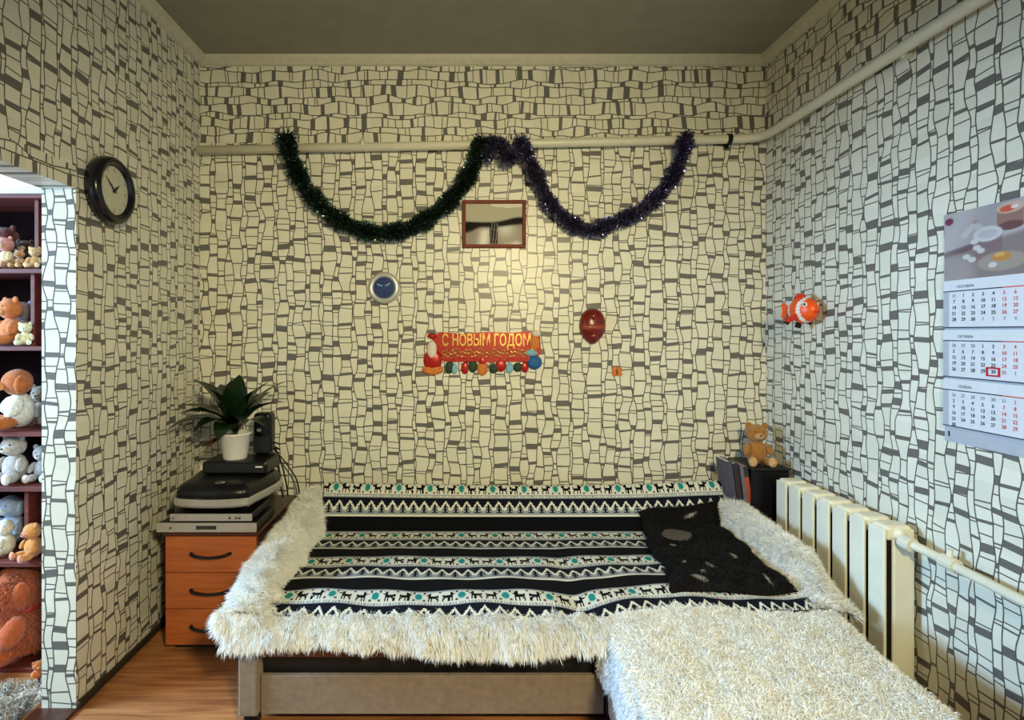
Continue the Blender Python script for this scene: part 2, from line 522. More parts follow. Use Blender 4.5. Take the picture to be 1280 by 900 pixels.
# ------------------------------------------------------------------ radiator
rad = thing('radiator', 'cream cast iron radiator with seven flat ribs under the calendar wall', 'radiator', (1.583, 2.14, 0))
NS, PITCH = 7, 0.108
for k in range(NS):
    y = (k + .5) * PITCH
    bm = nb()
    # one casting: flat front plate, a slim web, rear column, top and bottom hubs
    box(bm, 0.0, .012, y - .042, y + .042, .092, .712, .004, 2)
    box(bm, .034, .120, y - .041, y + .041, .09, .712, .010, 2)
    box(bm, .008, .112, y - .0415, y + .0415, .665, .724, .016, 3)
    box(bm, .008, .112, y - .0415, y + .0415, .082, .145, .016, 3)
    o = obj('section', bm, M['radiator'], rad, False)
    bm = nb()
    tube(bm, [(.06, y - .054, .695), (.06, y + .054, .695)], .022, 12)
    obj('hub_joint', bm, M['radiator'], o, True)
    obj('core', bx(.0125, .0335, y - .036, y + .036, .12, .69), M['iron'], o)  # dark filler block, slit shade put into its colour
for yy in (.15, .62):
    obj('wall_bracket', bx(.10, .145, yy - .01, yy + .01, .60, .62), M['radiator'], rad)
tp = thing('radiator_supply_pipe', 'cream pipe with valve running from the radiator towards the calendar wall', 'pipe', (1.66, 2.13, .66))
obj('pipe_run', tube(nb(), smoothpath([(-.02, .005, .015), (-.005, -.04, .012), (.015, -.12, 0), (.02, -.3, -.01), (.02, -.9, -.018), (.02, -3.3, -.02)], 4), .0165, 12), M['pipe'], tp, True)
bm = nb(); tube(bm, [(-.018, .008, .015), (-.012, -.035, .013)], .026, 12); obj('union_nut', bm, M['pipe'], tp, False)
bm = nb(); tube(bm, [(.016, -.13, 0), (.018, -.185, -.003)], .024, 12); tube(bm, [(.017, -.155, 0), (.02, -.155, .045)], .010, 8); obj('valve', bm, M['pipe'], tp, False)
obj('pipe_clip', bx(.005, .067, -.46, -.435, -.03, .012, .004), M['pipe'], tp)

# ------------------------------------------------------------------ fur
def fur_strands(name, P, N, length, parent, mat, droop=0.55, spread=0.55, width=0.0019, clump=0.8, comb=(0, 0, 0), lock=.017):
    """P,N: (n,3) roots and normals -> one mesh of tapered bent ribbons."""
    n = len(P)
    # clump field: smooth pseudo-random direction from position
    ph = P * np.array([61.0, 57.0, 53.0])
    cdir = np.stack([np.sin(ph[:, 0] + 2.1 * np.sin(ph[:, 1] * .7)) , np.sin(ph[:, 1] + 1.7 * np.sin(ph[:, 2] * .8 + ph[:, 0] * .4)), np.sin(ph[:, 2] + 1.3 * np.sin(ph[:, 0] * .6))], 1)
    d = N + clump * 0.6 * cdir + spread * rng.normal(size=(n, 3)) * .6 + np.array(comb)
    d /= np.linalg.norm(d, axis=1, keepdims=True)
    L = length * (0.6 + 0.55 * rng.random(n))[:, None]
    g = np.array([0, 0, -1.0])
    p1 = P + d * L * .38
    d2 = d + g * droop * .9; d2 /= np.linalg.norm(d2, axis=1, keepdims=True)
    p2 = p1 + d2 * L * .34
    d3 = d2 + g * droop * 1.1 + rng.normal(size=(n, 3)) * .15; d3 /= np.linalg.norm(d3, axis=1, keepdims=True)
    p3 = p2 + d3 * L * .30
    cell = np.floor(P / lock + .3 * cdir).astype(np.int64)
    hsh = lambda k: ((np.sin(cell[:, 0] * 12.9898 + cell[:, 1] * 78.233 + cell[:, 2] * 37.719 + k * 3.1) * 43758.5453) % 1.0) * 2 - 1
    cdv = np.stack([hsh(0), hsh(1), hsh(2)], -1)
    pull = ((cell + .5 - .3 * cdir) * lock - P)
    p2 = p2 + .35 * pull + cdv * L * .07
    p3 = p3 + .70 * pull + cdv * L * .16
    sd = np.cross(d, rng.normal(size=(n, 3))); sd /= (np.linalg.norm(sd, axis=1, keepdims=True) + 1e-9)
    w = width * (0.7 + .6 * rng.random(n))[:, None]
    V = np.stack([P - sd * w * .5, P + sd * w * .5, p1 - sd * w * .5, p1 + sd * w * .5, p2 - sd * w * .35, p2 + sd * w * .35, p3], 1).reshape(-1, 3)
    b = (np.arange(n) * 7)[:, None]
    Q = np.concatenate([b + np.array([0, 1, 3, 2]), b + np.array([2, 3, 5, 4])])
    T = b + np.array([4, 5, 6])
    me = raw_mesh(name, V, Q, T)
    o = link(name, me, mat, parent, True)
    o['kind'] = 'stuff'
    return o

def patch(fn, nu, nv):
    """regular grid of a surface fn(u,v)->xyz (arrays)."""
    U, Vv = np.meshgrid(np.linspace(0, 1, nu), np.linspace(0, 1, nv), indexing='ij')
    P = fn(U.ravel(), Vv.ravel())
    idx = np.arange(nu * nv).reshape(nu, nv)
    Q = np.stack([idx[:-1, :-1], idx[1:, :-1], idx[1:, 1:], idx[:-1, 1:]], -1).reshape(-1, 4)
    return P, Q

def sample(fn, dens, flip=1.0):
    P, Q = patch(fn, 40, 40)
    a = np.linalg.norm(np.cross(P[Q[:, 1]] - P[Q[:, 0]], P[Q[:, 3]] - P[Q[:, 0]]), axis=1)
    n = int(a.sum() * dens)
    # area-weighted cell choice
    c = rng.choice(len(Q), size=n, p=a / a.sum())
    u = (c // 39 + rng.random(n)) / 39; v = (c % 39 + rng.random(n)) / 39
    e = 1e-3
    X = fn(u, v)
    N = np.cross(fn(u + e, v) - X, fn(u, v + e) - X) * flip
    N /= np.linalg.norm(N, axis=1, keepdims=True) + 1e-12
    return X, N

def polyline(pts):
    """arclength-parametrised smooth profile -> function(t array) -> (n,2)."""
    q = np.array([(p.x, p.y) for p in smoothpath([Vector((a, b_, 0)) for a, b_ in pts], 10)])
    s = np.concatenate([[0], np.cumsum(np.linalg.norm(np.diff(q, axis=0), axis=1))]); s /= s[-1]
    return lambda t: np.stack([np.interp(t, s, q[:, 0]), np.interp(t, s, q[:, 1])], -1)

def sstep(a, b_, x):
    t_ = np.clip((x - a) / (b_ - a), 0, 1)
    return t_ * t_ * (3 - 2 * t_)

# ------------------------------------------------------------------ sofa
sofa = thing('corner_sofa', 'low corner sofa with beige fabric front under white fur throws', 'sofa', (0, 2.1, 0))
SF = 2.10
def sp(name, bm, m, sm=False):
    for v in bm.verts: v.co.y -= SF
    return obj(name, bm, m, sofa, sm)
sp('armrest', bx(-.811, -.738, SF, 3.2, .045, .35, .008, 2), M['sofa_fabric'])
sp('armrest', bx(-.82, -.735, SF + .12, 3.2, .36, .42, .025, 3), M['sofa_fabric'])
sp('armrest', bx(1.38, 1.465, 2.40, 3.2, .045, .42, .03, 3), M['sofa_fabric'])
sp('front_panel', bx(-.733, .53, SF + .015, SF + .04, .045, .187, .004, 1), M['sofa_fabric'])
sp('gap_trim', bx(-.733, .53, SF + .05, SF + .07, .16, .30), M['black_gap'])
sp('seat_rail', bx(-.738, .53, SF + .0, SF + .05, .262, .30, .004), M['sofa_wood'])
sp('seat', bx(-.735, 1.37, SF - .01, 3.0, .29, .395, .03, 3), M['sofa_fabric'])
sp('base', bx(-.735, 1.36, SF + .075, 3.15, .05, .29), M['black_gap'])
sp('backrest', prism(nb(), [(2.97, .30), (2.985, .42), (3.10, .575), (3.14, .60), (3.20, .59), (3.22, .30)], 'X', -.735, 1.42), M['sofa_fabric'])
sp('chaise', bx(.53, 1.31, 1.0, SF - .012, .06, .365, .03, 3), M['sofa_fabric'])
sp('chaise_side_trim', bx(.535, .56, 2.10, 2.14, .045, .29), M['black_gap'])
for x, y in ((-.77, 2.14), (-.77, 3.1), (.58, 1.05), (1.25, 1.05), (1.41, 3.1), (.5, 2.2)):
    sp('foot', bx(x - .025, x + .025, y - .025, y + .025, 0, .062, .003), M['black_plastic'])

# white fur throw over arms and seat front
thr = thing('fur_throw', 'long white shaggy fur throw over the sofa arms and seat front', 'throw', (0, 0, 0))
armp = polyline([(-.872, .36), (-.868, .45), (-.835, .515), (-.775, .535), (-.742, .505), (-.724, .455), (-.720, .420)])
def f_left(u, v):
    q = armp(u)
    y = 2.07 + v * 1.09
    z = q[:, 1] - .085 * (1 - sstep(.0, .40, v)) * (q[:, 1] > .42) * sstep(.42, .5, q[:, 1]) + .045 * sstep(.55, 1, v) * sstep(.42, .5, q[:, 1])
    return np.stack([q[:, 0] + .01 * np.sin(v * 19), y, z], -1)
frontp = polyline([(2.115, .402), (2.095, .402), (2.065, .395), (2.042, .376), (2.034, .350), (2.032, .332)])
def f_front(u, v):
    q = frontp(u)
    x = -.835 + v * 1.375
    return np.stack([x, q[:, 0] + .008 * np.sin(x * 21), q[:, 1] - .018 * np.sin(x * 5 + 1) * sstep(.5, 1, u)], -1)
def f_leftfront(u, v):   # corner flap hanging down the front of the left arm
    x = -.872 + v * .16 + .03 * u * (1 - v)
    z = .452 - .09 * u - .02 * v
    return np.stack([x, 2.062 - .012 * np.sin(u * 3.0), z], -1)
rarm = polyline([(1.345, .425), (1.36, .46), (1.382, .51), (1.42, .535), (1.475, .51), (1.492, .44), (1.495, .36)])
def f_right(u, v):
    q = rarm(u)
    y = 2.17 + v * .99
    k = 1 - sstep(.0, .30, v)
    z = .37 + (q[:, 1] - .37) * (1 - k * .75) + .035 * sstep(.4, 1, v) * sstep(.42, .5, q[:, 1])
    return np.stack([q[:, 0] - .05 * k * sstep(.40, .52, q[:, 1]), y, z], -1)
for nm, fn, dens, ln, dr, cb in (('left', f_left, 190000, .040, .45, (-.05, -.45, 0)), ('front', f_front, 260000, .044, .60, (0, -1.1, 0)),
                                 ('corner', f_leftfront, 170000, .050, .8, (-.1, -.1, 0)), ('right', f_right, 170000, .036, .45, (0, -.4, 0))):
    P, Q = patch(fn, 26, 50)
    link('fur_backing', raw_mesh('fur_backing', P, Q), M['fur_cloth'], thr, True)
    X, N = sample(fn, dens)
    if nm in ('left', 'right'):
        N = N * np.sign(N[:, 2:3] + 1e-9) if False else N
    c = X.mean(0)
    # orient outwards: arms away from their core line, front up / towards the room
    core = {'left': np.array([-.77, 0, .40]), 'right': np.array([1.42, 0, .38]), 'front': np.array([0, 2.3, .25]), 'corner': np.array([0, 3.0, .4])}[nm]
    ref = X - core
    if nm in ('left', 'right'): ref[:, 1] = 0
    elif nm == 'front': ref[:, 0] = 0
    elif nm == 'corner': ref[:] = (0, -1, 0)
    s_ = np.sign((N * ref).sum(1, keepdims=True)); s_[s_ == 0] = 1
    fur_strands('fur_pile', X, N * s_, ln, thr, M['fur'], dr, comb=cb)

# fur throw on the chaise
ch = thing('chaise_fur_throw', 'white short fur throw covering the sofa part that juts out beside the radiator', 'throw', (0, 0, 0))
def chp(t_):
    return polyline([(.522, .20), (.524, .30), (.535, .375), (.57, .402), (.72, .408), (1.1, .405), (1.27, .398), (1.315, .37), (1.32, .30)])(t_)
def f_ch(u, v):
    q = chp(u)
    y = .98 + v * 1.15
    w = np.clip((q[:, 0] - .55) / .8, 0, 1)
    x = q[:, 0] + w * .085 * v + .012 * np.sin(y * 17) * (q[:, 1] < .36)
    z = q[:, 1] + .012 * sstep(.8, 1, v) + .006 * np.sin(x * 13) * np.sin(y * 11)
    return np.stack([x, y + .02 * np.sin(x * 9) * sstep(.7, 1, v), z], -1)
P, Q = patch(f_ch, 40, 40)
link('fur_backing', raw_mesh('fur_backing', P, Q), M['fur_cloth'], ch, True)
X, N = sample(f_ch, 150000)
ref = X - np.array([.9, 0, .2]); ref[:, 1] = 0
s_ = np.sign((N * ref).sum(1, keepdims=True)); s_[s_ == 0] = 1
fur_strands('fur_pile', X, N * s_, .028, ch, M['fur'], .8, spread=.8, comb=(-.1, -.3, 0))

# ------------------------------------------------------------------ coverlet with knitted deer print
DEER = ["..X.X......", "...XX......", ".XXXX......", "..XXX....X.", "...XXXXXXX.", "...XXXXXXX.", "...XXXXXX..", "...X.X..XX.", "...X.X...X.", "...X.X...X."]
WHT, NAVY, BLK, GRY, TEAL, TEALD, BRN = lin(226, 226, 216), lin(16, 20, 34), lin(8, 9, 15), lin(150, 158, 166), lin(40, 140, 140), lin(190, 222, 214), lin(110, 70, 64)
def cover_color(u, v):
    """u: metres along the stripe, v: fraction of the stripe period."""
    v = v % 1.0
    pu = (u % 0.168) / 0.168 * 30
    if v < 0.035: return GRY
    if v < 0.26:
        r = (v - .035) / .225 * 11
        # trees around pu = 0/30
        q = min(pu, 30 - pu)
        d = (q / 3.1) ** 2 + ((r - 5.3) / 4.6) ** 2
        if d < 0.62: return TEAL
        if d < 1.1: return TEALD
        for x0, fl in ((3.6, False), (15.6, True)):
            c = int(pu - x0)
            if 0 <= pu - x0 < 11 and 0.5 <= r < 10.5:
                cc = 10 - c if fl else c
                if DEER[int(r - .5)][cc] == 'X': return BLK
        if (r < 2.2 or r > 9) and 2.6 < q < 4.4: return BRN
        if (r < 1.6) and abs(pu - 15) < .9: return BRN
        return WHT
    if v < 0.35:
        k = (v - .26) / .09
        if k < .22: return WHT
        if .35 < k < .75: return WHT if int(u / .006) % 2 else GRY
        return GRY
    if v < 0.70:
        k = (v - .35) / .35
        z = abs(((u % 0.056) / 0.056) - .5) * 2      # 0 at the peak
        top = .12 + .42 * z
        if k < top: return NAVY
        if k < top + .17: return WHT
        if k > .90: return WHT
        if k > .80: return GRY
        if z < .55 and k < .80 - .0: return NAVY if (z < .18 or int(k * 12) % 2) else GRY
        return GRY if k > .62 else NAVY if z < .3 else WHT
    return BLK

NUc, NVc = 420, 236
prof = [(3.165, .60), (3.135, .628), (3.09, .612), (3.03, .525), (2.985, .447), (2.955, .422), (2.90, .418), (2.5, .424), (2.2, .422), (2.10, .410)]
qq = np.array([(p.x, p.y) for p in smoothpath([Vector((a, b_, 0)) for a, b_ in prof], 10)])
ss = np.concatenate([[0], np.cumsum(np.linalg.norm(np.diff(qq, axis=0), axis=1))])
s_top = np.interp(-3.135, -qq[:, 0], ss); s_cr = np.interp(-2.955, -qq[:, 0], ss); s_end = ss[-1]
u_l = np.linspace(-.725, 1.40, NUc + 1)
s_l = np.linspace(0.0, s_end, NVc + 1)
Ug, Sg = np.meshgrid(u_l, s_l, indexing='ij')
yy = np.interp(Sg, ss, qq[:, 0]); zz = np.interp(Sg, ss, qq[:, 1])
fr = np.clip((Sg - s_cr) / (s_end - s_cr), 0, 1)
yy = yy + fr * (-.02 * np.exp(-((Ug - .40) / .16) ** 2) + .055 * sstep(.42, .72, Ug))
back = 1 - sstep(s_top, s_cr, Sg)
zz = zz + .006 * np.sin(Ug * 9 + Sg * 6) * fr + .004 * np.sin(Ug * 23 - Sg * 17) * fr - .012 * np.exp(-((Ug - .45) / .05) ** 2) * fr
zz = zz - back * (.016 * np.sin((Ug + .72) / 2.1 * PI)) + back * .012 * sstep(.9, 1.4, Ug) 
xx = Ug + .035 * (fr - .5) * (np.abs(Ug) > 5) - .0 * fr
xx = np.where(Ug > 1.1, xx - (Ug - 1.1) / .3 * fr * .07, xx)
Vc = np.stack([xx, yy, zz], -1).reshape(-1, 3)
idx = np.arange((NUc + 1) * (NVc + 1)).reshape(NUc + 1, NVc + 1)
Qc = np.stack([idx[:-1, :-1], idx[:-1, 1:], idx[1:, 1:], idx[1:, :-1]], -1).reshape(-1, 4)
cols = np.zeros((NUc * NVc, 3), np.float32)
uc = (u_l[:-1] + u_l[1:]) / 2; sc_ = (s_l[:-1] + s_l[1:]) / 2
k = 0
vrow = [((s - s_top) / (s_cr - s_top) if s < s_cr else 1 + (s - s_cr) / .338) for s in sc_]
for a in uc:
    for vv in vrow:
        cols[k] = cover_color(a + 1.0, vv); k += 1
cov = link('coverlet', raw_mesh('coverlet', Vc, Qc, None, cols), M['coverlet'], None, True)
md = cov.modifiers.new('thickness', 'SOLIDIFY'); md.thickness = 0.006; md.offset = 1
tag(cov, 'striped fleece coverlet with black deer and teal tree print on the sofa', 'blanket')

# black fleece throw, folded, on the right of the sofa
corners = [Vector((.93, 3.00)), Vector((1.36, 3.04)), Vector((1.315, 2.245)), Vector((.835, 2.235))]
nu, nv = 130, 180
Vb, Cb = [], []
for i in range(nu + 1):
    for j in range(nv + 1):
        a, b_ = i / nu, j / nv
        top = corners[0].lerp(corners[1], a); bot = corners[3].lerp(corners[2], a)
        p = top.lerp(bot, b_)
        ed = min(a, 1 - a, b_ * 1.6, (1 - b_) * 1.6)
        th = .036 * (1 - math.exp(-ed / .035)) + .004 * math.sin(a * 9 + b_ * 4) + .003 * math.sin(b_ * 21 + a * 3)
        wob_ = .012 * math.sin(b_ * 11) * (1 - 2 * a) + .006 * math.sin(b_ * 31)
        base = .436 + max(0, (p.y - 2.93)) * 1.05
        Vb.append((p.x + wob_, p.y + .012 * math.sin(a * 7), base + th))
def blob(a, b_, ca, cb, ra, rb, rot=0.0):
    x, y = (a - ca), (b_ - cb)
    c_, s0 = math.cos(rot), math.sin(rot)
    return ((x * c_ + y * s0) / ra) ** 2 + ((-x * s0 + y * c_) / rb) ** 2
random.seed(3)
for i in range(nu):
    for j in range(nv):
        a, b_ = (i + .5) / nu, (j + .5) / nv
        c_ = np.array([.010, .009, .009])
        d = blob(a, b_, .33, .30, .165, .105)
        if d < 1:
            c_ = np.array([.16, .14, .12]) * (.75 + .25 * (d > .75)) * random.uniform(.8, 1.2)
        for (ca, cb, ra, rb, rt) in ((.25, .93, .09, .03, .5), (.42, .77, .035, .055, -.5), (.70, .64, .04, .05, -.6), (.80, .92, .022, .07, -.2), (.20, .72, .03, .022, -.5), (.60, .07, .10, .014, -.1), (.22, .47, .05, .02, .2), (.3, .86, .03, .05, .6)):
            d = blob(a, b_, ca, cb, ra, rb, rt)
            if d < 1 and random.random() > d * .5:
                c_ = np.maximum(c_, np.array([.34, .32, .30]) * (1 - d) ** 1.2)
        Cb.append(c_)
idx = np.arange((nu + 1) * (nv + 1)).reshape(nu + 1, nv + 1)
Qb = np.stack([idx[:-1, :-1], idx[:-1, 1:], idx[1:, 1:], idx[1:, :-1]], -1).reshape(-1, 4)
bf = link('black_throw', raw_mesh('black_throw', Vb, Qb, None, np.array(Cb)), M['black_fleece'], None, True)
md = bf.modifiers.new('thickness', 'SOLIDIFY'); md.thickness = 0.008; md.offset = -1
rt = rng.random((26000, 2))
ii = np.minimum((rt[:, 0] * nu).astype(int), nu - 1); jj = np.minimum((rt[:, 1] * nv).astype(int), nv - 1)
Pb = np.array(Vb)[idx[ii, jj]] + np.stack([rng.uniform(-.002, .002, 26000), rng.uniform(-.003, .003, 26000), np.zeros(26000)], -1)
keep = np.array(Cb)[ii * nv + jj].max(1) < .03
fur_strands('fleece_pile', Pb[keep], np.tile([0, -.3, .8], (keep.sum(), 1)), .013, bf, M['black_pile'], .5, .9, .0018, lock=.01)
tag(bf, 'folded black fleece throw with grey disc and white wisps on the coverlet', 'throw')

# ------------------------------------------------------------------ bedside cabinet and what stands on it
cab = thing('drawer_cabinet', 'small orange wood cabinet with three drawers between sofa and wall', 'cabinet', (-1.125, 2.60, 0))
hw = .205
obj('carcass', bx(-hw, hw, .018, .58, .035, .53), M['dark_wood'], cab)
obj('top_board', bx(-hw - .012, hw + .012, -.004, .60, .53, .546, .003), M['dark_wood'], cab)
obj('plinth', bx(-hw + .02, hw - .02, .05, .55, 0, .035), M['black_gap'], cab)
for k in range(3):
    z0 = .037 + k * .164
    d = obj('drawer', bx(-hw, hw, 0, .0175, z0, z0 + .161, .002), M['orange_wood'], cab)
    hp = smoothpath([(-.088, .002, z0 + .085), (-.082, -.014, z0 + .086), (-.055, -.024, z0 + .080), (0, -.028, z0 + .076), (.055, -.024, z0 + .080), (.082, -.014, z0 + .086), (.088, .002, z0 + .085)], 4)
    n_ = len(hp)
    obj('handle', tube(nb(), hp, [.006 + .002 * abs(i / (n_ - 1) - .5) * 2 for i in range(n_)], 8), M['black_plastic'], d, True)

dv = thing('disc_player', 'wide silver disc player lying directly on the drawer cabinet', 'disc player', (-1.139, 2.585, .546), group=None)
obj('housing', bx(-.222, .222, .006, .27, .006, .042, .003), M['black_plastic'], dv)
f_ = obj('front_plate', bx(-.225, .225, 0, .008, .004, .046, .002), M['silver'], dv)
obj('display', bx(-.045, .045, -.0015, 0, .018, .034), M['ink'], f_)
obj('button', bx(-.165, -.157, -.002, 0, .02, .028), M['ink'], f_)
for s in (-.19, .19): obj('foot', bx(s - .012, s + .012, .03, .06, 0, .006), M['black_plastic'], dv)
dv2 = thing('disc_player', 'narrower silver disc player stacked on the wide one', 'disc player', (-1.125, 2.60, .592))
obj('housing', bx(-.182, .182, .006, .26, .005, .034, .003), M['black_plastic'], dv2)
f_ = obj('front_plate', bx(-.185, .185, 0, .008, .003, .036, .002), M['silver'], dv2)
for xx_ in (.085, .115, .13): obj('button', bx(xx_ - .005, xx_ + .005, -.002, 0, .014, .022), M['ink'], f_)
obj('jack', bx(-.172, -.165, -.002, 0, .014, .02), M['ink'], f_)
for s in (-.15, .15): obj('foot', bx(s - .012, s + .012, .03, .06, 0, .005), M['black_plastic'], dv2)

bb = thing('cd_radio', 'rounded black and silver portable disc radio on stacked disc players', 'radio', (-1.135, 2.63, .628))
outl = [(-.195, .05), (-.17, .005), (-.10, -.015), (0, -.022), (.10, -.012), (.155, .01), (.175, .045), (.195, .40), (-.19, .40), (-.205, .20)]
def offset(pl, k, cx_=0, cy_=.18): return [(cx_ + (x - cx_) * k, cy_ + (y - cy_) * k) for x, y in pl]
def loft(bm, rings):
    R = [[bm.verts.new((x, y, z)) for x, y in pl] for pl, z in rings]
    n_ = len(R[0])
    for A, B in zip(R[:-1], R[1:]):
        for i in range(n_):
            bm.faces.new((A[i], A[(i + 1) % n_], B[(i + 1) % n_], B[i]))
    bm.faces.new(R[-1]); bm.faces.new(list(reversed(R[0])))
    bmesh.ops.recalc_face_normals(bm, faces=bm.faces[:])
    return bm
o_s = [(p.x, p.y) for p in smoothpath([Vector((x, y, 0)) for x, y in outl + outl[:1]], 5)][:-1]
obj('base', loft(nb(), [(offset(o_s, .90), .012), (offset(o_s, .97), .022)]), M['black_plastic'], bb)
obj('silver_band', loft(nb(), [(offset(o_s, .97), .022), (offset(o_s, 1.0), .032), (offset(o_s, 1.0), .052), (offset(o_s, .965), .060)]), M['silver'], bb)
lid = obj('lid', loft(nb(), [(offset(o_s, .955), .060), (offset(o_s, .95), .085), (offset(o_s, .90), .105), (offset(o_s, .80), .118), (offset(o_s, .45), .124)]), M['black_plastic'], bb, True)
obj('lid_badge', lathe(nb(), [(.024, 0), (.024, .004), (.019, .006)], 24, 'Z', (0.015, .06, .117)), M['chrome'], lid)
obj('button_strip', bx(-.07, .03, -.012, .004, .062, .067, .002), M['sofa_wood'], bb)
for s in (-.13, .13):
    for yv in (.06, .33): obj('foot', bx(s - .015, s + .015, yv - .015, yv + .015, 0, .0125), M['black_plastic'], bb)

sp_ = thing('speaker_box', 'black box speaker behind the portable radio under the plant', 'speaker', (-1.10, 2.82, .752))
obj('case', bx(-.165, .155, 0, .20, .0, .062, .012, 2), M['black_plastic'], sp_)
obj('grille', bx(-.15, .14, -.004, .002, .008, .054, .003), M['black_gap'], sp_)
obj('label_tag', bx(.10, .135, -.006, -.004, .035, .042), M['white'], sp_)
ts = thing('tall_speaker', 'tall black narrow speaker standing behind the plant pot', 'speaker', (-1.025, 2.985, .814))
obj('case', bx(-.05, .045, 0, .085, 0, .215, .02, 3), M['black_plastic'], ts)
obj('highlight_disc', lathe(nb(), [(.012, 0), (.012, .008), (.008, .011)], 16, 'Y', (-.015, 0, .128)), M['chrome'], ts)  # bright disc standing in for the highlight on the black case
obj('grille', bx(-.045, .04, -.003, .001, .01, .10, .003), M['black_gap'], ts)

# cables hanging to the right of the cabinet
for nm, pts in (('outer of the black cables looping behind the tall speaker', [(338, 552), (349, 570), (357, 600), (360, 620)]),
                ('middle black cable hanging beside the tall speaker', [(336, 560), (346, 575), (350, 605), (354, 622)]),
                ('inner black cable bending away from the speaker over the wallpaper', [(338, 556), (352, 572), (364, 588), (372, 604), (377, 640)])):
    Yc = {'o': 3.12, 'm': 3.08, 'i': 3.17}[nm[0]]
    P_ = [at(x, y, Yc) for x, y in pts]
    P_ = [Vector((-.95, 3.03, P_[0].z + .004))] + P_
    o = obj('cable', tube(nb(), smoothpath(P_, 6), .0042, 6), M['black_plastic'], None, True)
    tag(o, nm, 'cable', 'cables behind the cabinet')

# potted plant
pp = at(294, 573, 2.90)
pl = thing('potted_plant', 'dark green leafy plant in a white pot on the black speaker', 'plant', (pp.x, 2.90, .814))
pot = obj('pot', lathe(nb(), [(.055, 0), (.058, .006), (.076, .122), (.080, .124), (.080, .132), (.073, .132), (.071, .115)], 32), M['pot'], pl, True)
obj('soil', lathe(nb(), [(.068, .10), (.069, .114)], 24), M['soil'], pl)
def leaf_mesh(length, width, lift, droop, nl=9):
    """blade along +X, arching; local mesh with midrib fold."""
    bm = nb(); rows = []
    for i in range(nl + 1):
        t_ = i / nl
        w = width * (math.sin(PI * min(1, t_ * .93 + .05)) ** .8) * (1 - .25 * t_)
        if i == nl: w = .001
        ang = lift - droop * t_
        if i == 0: x = z = 0.0
        else:
            x += math.cos(ang) * length / nl; z += math.sin(ang) * length / nl
        fold = w * .28
        rows.append([bm.verts.new((x, s * w, z + (fold if s else 0))) for s in (-1, 0, 1)])
    for A, B in zip(rows[:-1], rows[1:]):
        for j in range(2): bm.faces.new((A[j], A[j + 1], B[j + 1], B[j]))
    return bm
LEAVES = [(-80, .19, .036, 1.5, .5), (100, .20, .036, 1.45, .5), (165, .24, .036, 1.25, 1.0), (185, .21, .034, .95, 1.1), (205, .24, .040, .80, 1.6), (10, .25, .034, 1.15, .9),
          (-15, .22, .034, .95, 1.0), (-35, .20, .036, .8, 1.4), (-90, .16, .038, .9, 1.9), (-120, .17, .038, 1.0, 1.7), (-60, .17, .034, 1.1, 1.6), (60, .2, .036, 1.1, 1.0),
          (130, .22, .036, 1.15, .9), (-150, .2, .04, 1.05, 1.4), (30, .2, .034, 1.3, .8), (230, .18, .036, 1.35, .8), (-100, .15, .032, 1.35, .6), (-10, .16, .032, 1.45, .7), (180, .16, .03, 1.45, .6)]
for az, ln_, wd, li, dr in LEAVES:
    o = obj('leaf', leaf_mesh(ln_ * 1.5, wd * 1.75, min(1.5, li + .12), dr), M['leaf'], pl, True, (0, 0, .135), (0, 0, math.radians(az)))
for i, (az, li) in enumerate([(a * 57, 1.2 + .05 * (a % 3)) for a in range(7)]):
    bm = tube(nb(), [(0, 0, .10), (math.cos(az) * .02, math.sin(az) * .02, .16), (math.cos(az) * .045, math.sin(az) * .045, .21)], .004, 6)
    obj('stalk', bm, M['leaf'], pl)
for az, ln_ in ((195, .20), (215, .16), (180, .13)):
    o = obj('dry_leaf', leaf_mesh(ln_, .035, .1, .9), M['leaf_dry'], pl, True, (0, 0, .115), (0, 0, math.radians(az)))
    o['label'] = 'withered brown leaf'

# ------------------------------------------------------------------ things on the back wall
WY = YB - .001
# framed photograph
c = at(617.5, 280.5, YB)
fr_ = thing('picture_frame', 'small brown framed black and white photograph on the back wall', 'picture', (c.x, WY, c.z))
w2, h2, fw = .180, .135, .020
for a in ((-w2, w2, h2 - fw, h2), (-w2, w2, -h2, -h2 + fw), (-w2, -w2 + fw, -h2 + fw, h2 - fw), (w2 - fw, w2, -h2 + fw, h2 - fw)):
    obj('frame_rail', bx(a[0], a[1], -.018, 0, a[2], a[3], .003), M['frame_wood'], fr_)
def grid_print(name, w, h, nx, ny, fn, parent, mat, y=0.0):
    xs = np.linspace(-w / 2, w / 2, nx + 1); zs = np.linspace(h / 2, -h / 2, ny + 1)
    Xg, Zg = np.meshgrid(xs, zs, indexing='ij')
    V_ = np.stack([Xg, np.full_like(Xg, y), Zg], -1).reshape(-1, 3)
    ix = np.arange((nx + 1) * (ny + 1)).reshape(nx + 1, ny + 1)
    Q_ = np.stack([ix[:-1, :-1], ix[:-1, 1:], ix[1:, 1:], ix[1:, :-1]], -1).reshape(-1, 4)
    cl_ = np.array([fn((i + .5) / nx, (j + .5) / ny) for i in range(nx) for j in range(ny)])
    return link(name, raw_mesh(name, V_, Q_, None, cl_), mat, parent)
def sm1(a, b_, x):
    t_ = max(0, min(1, (x - a) / (b_ - a))); return t_ * t_ * (3 - 2 * t_)
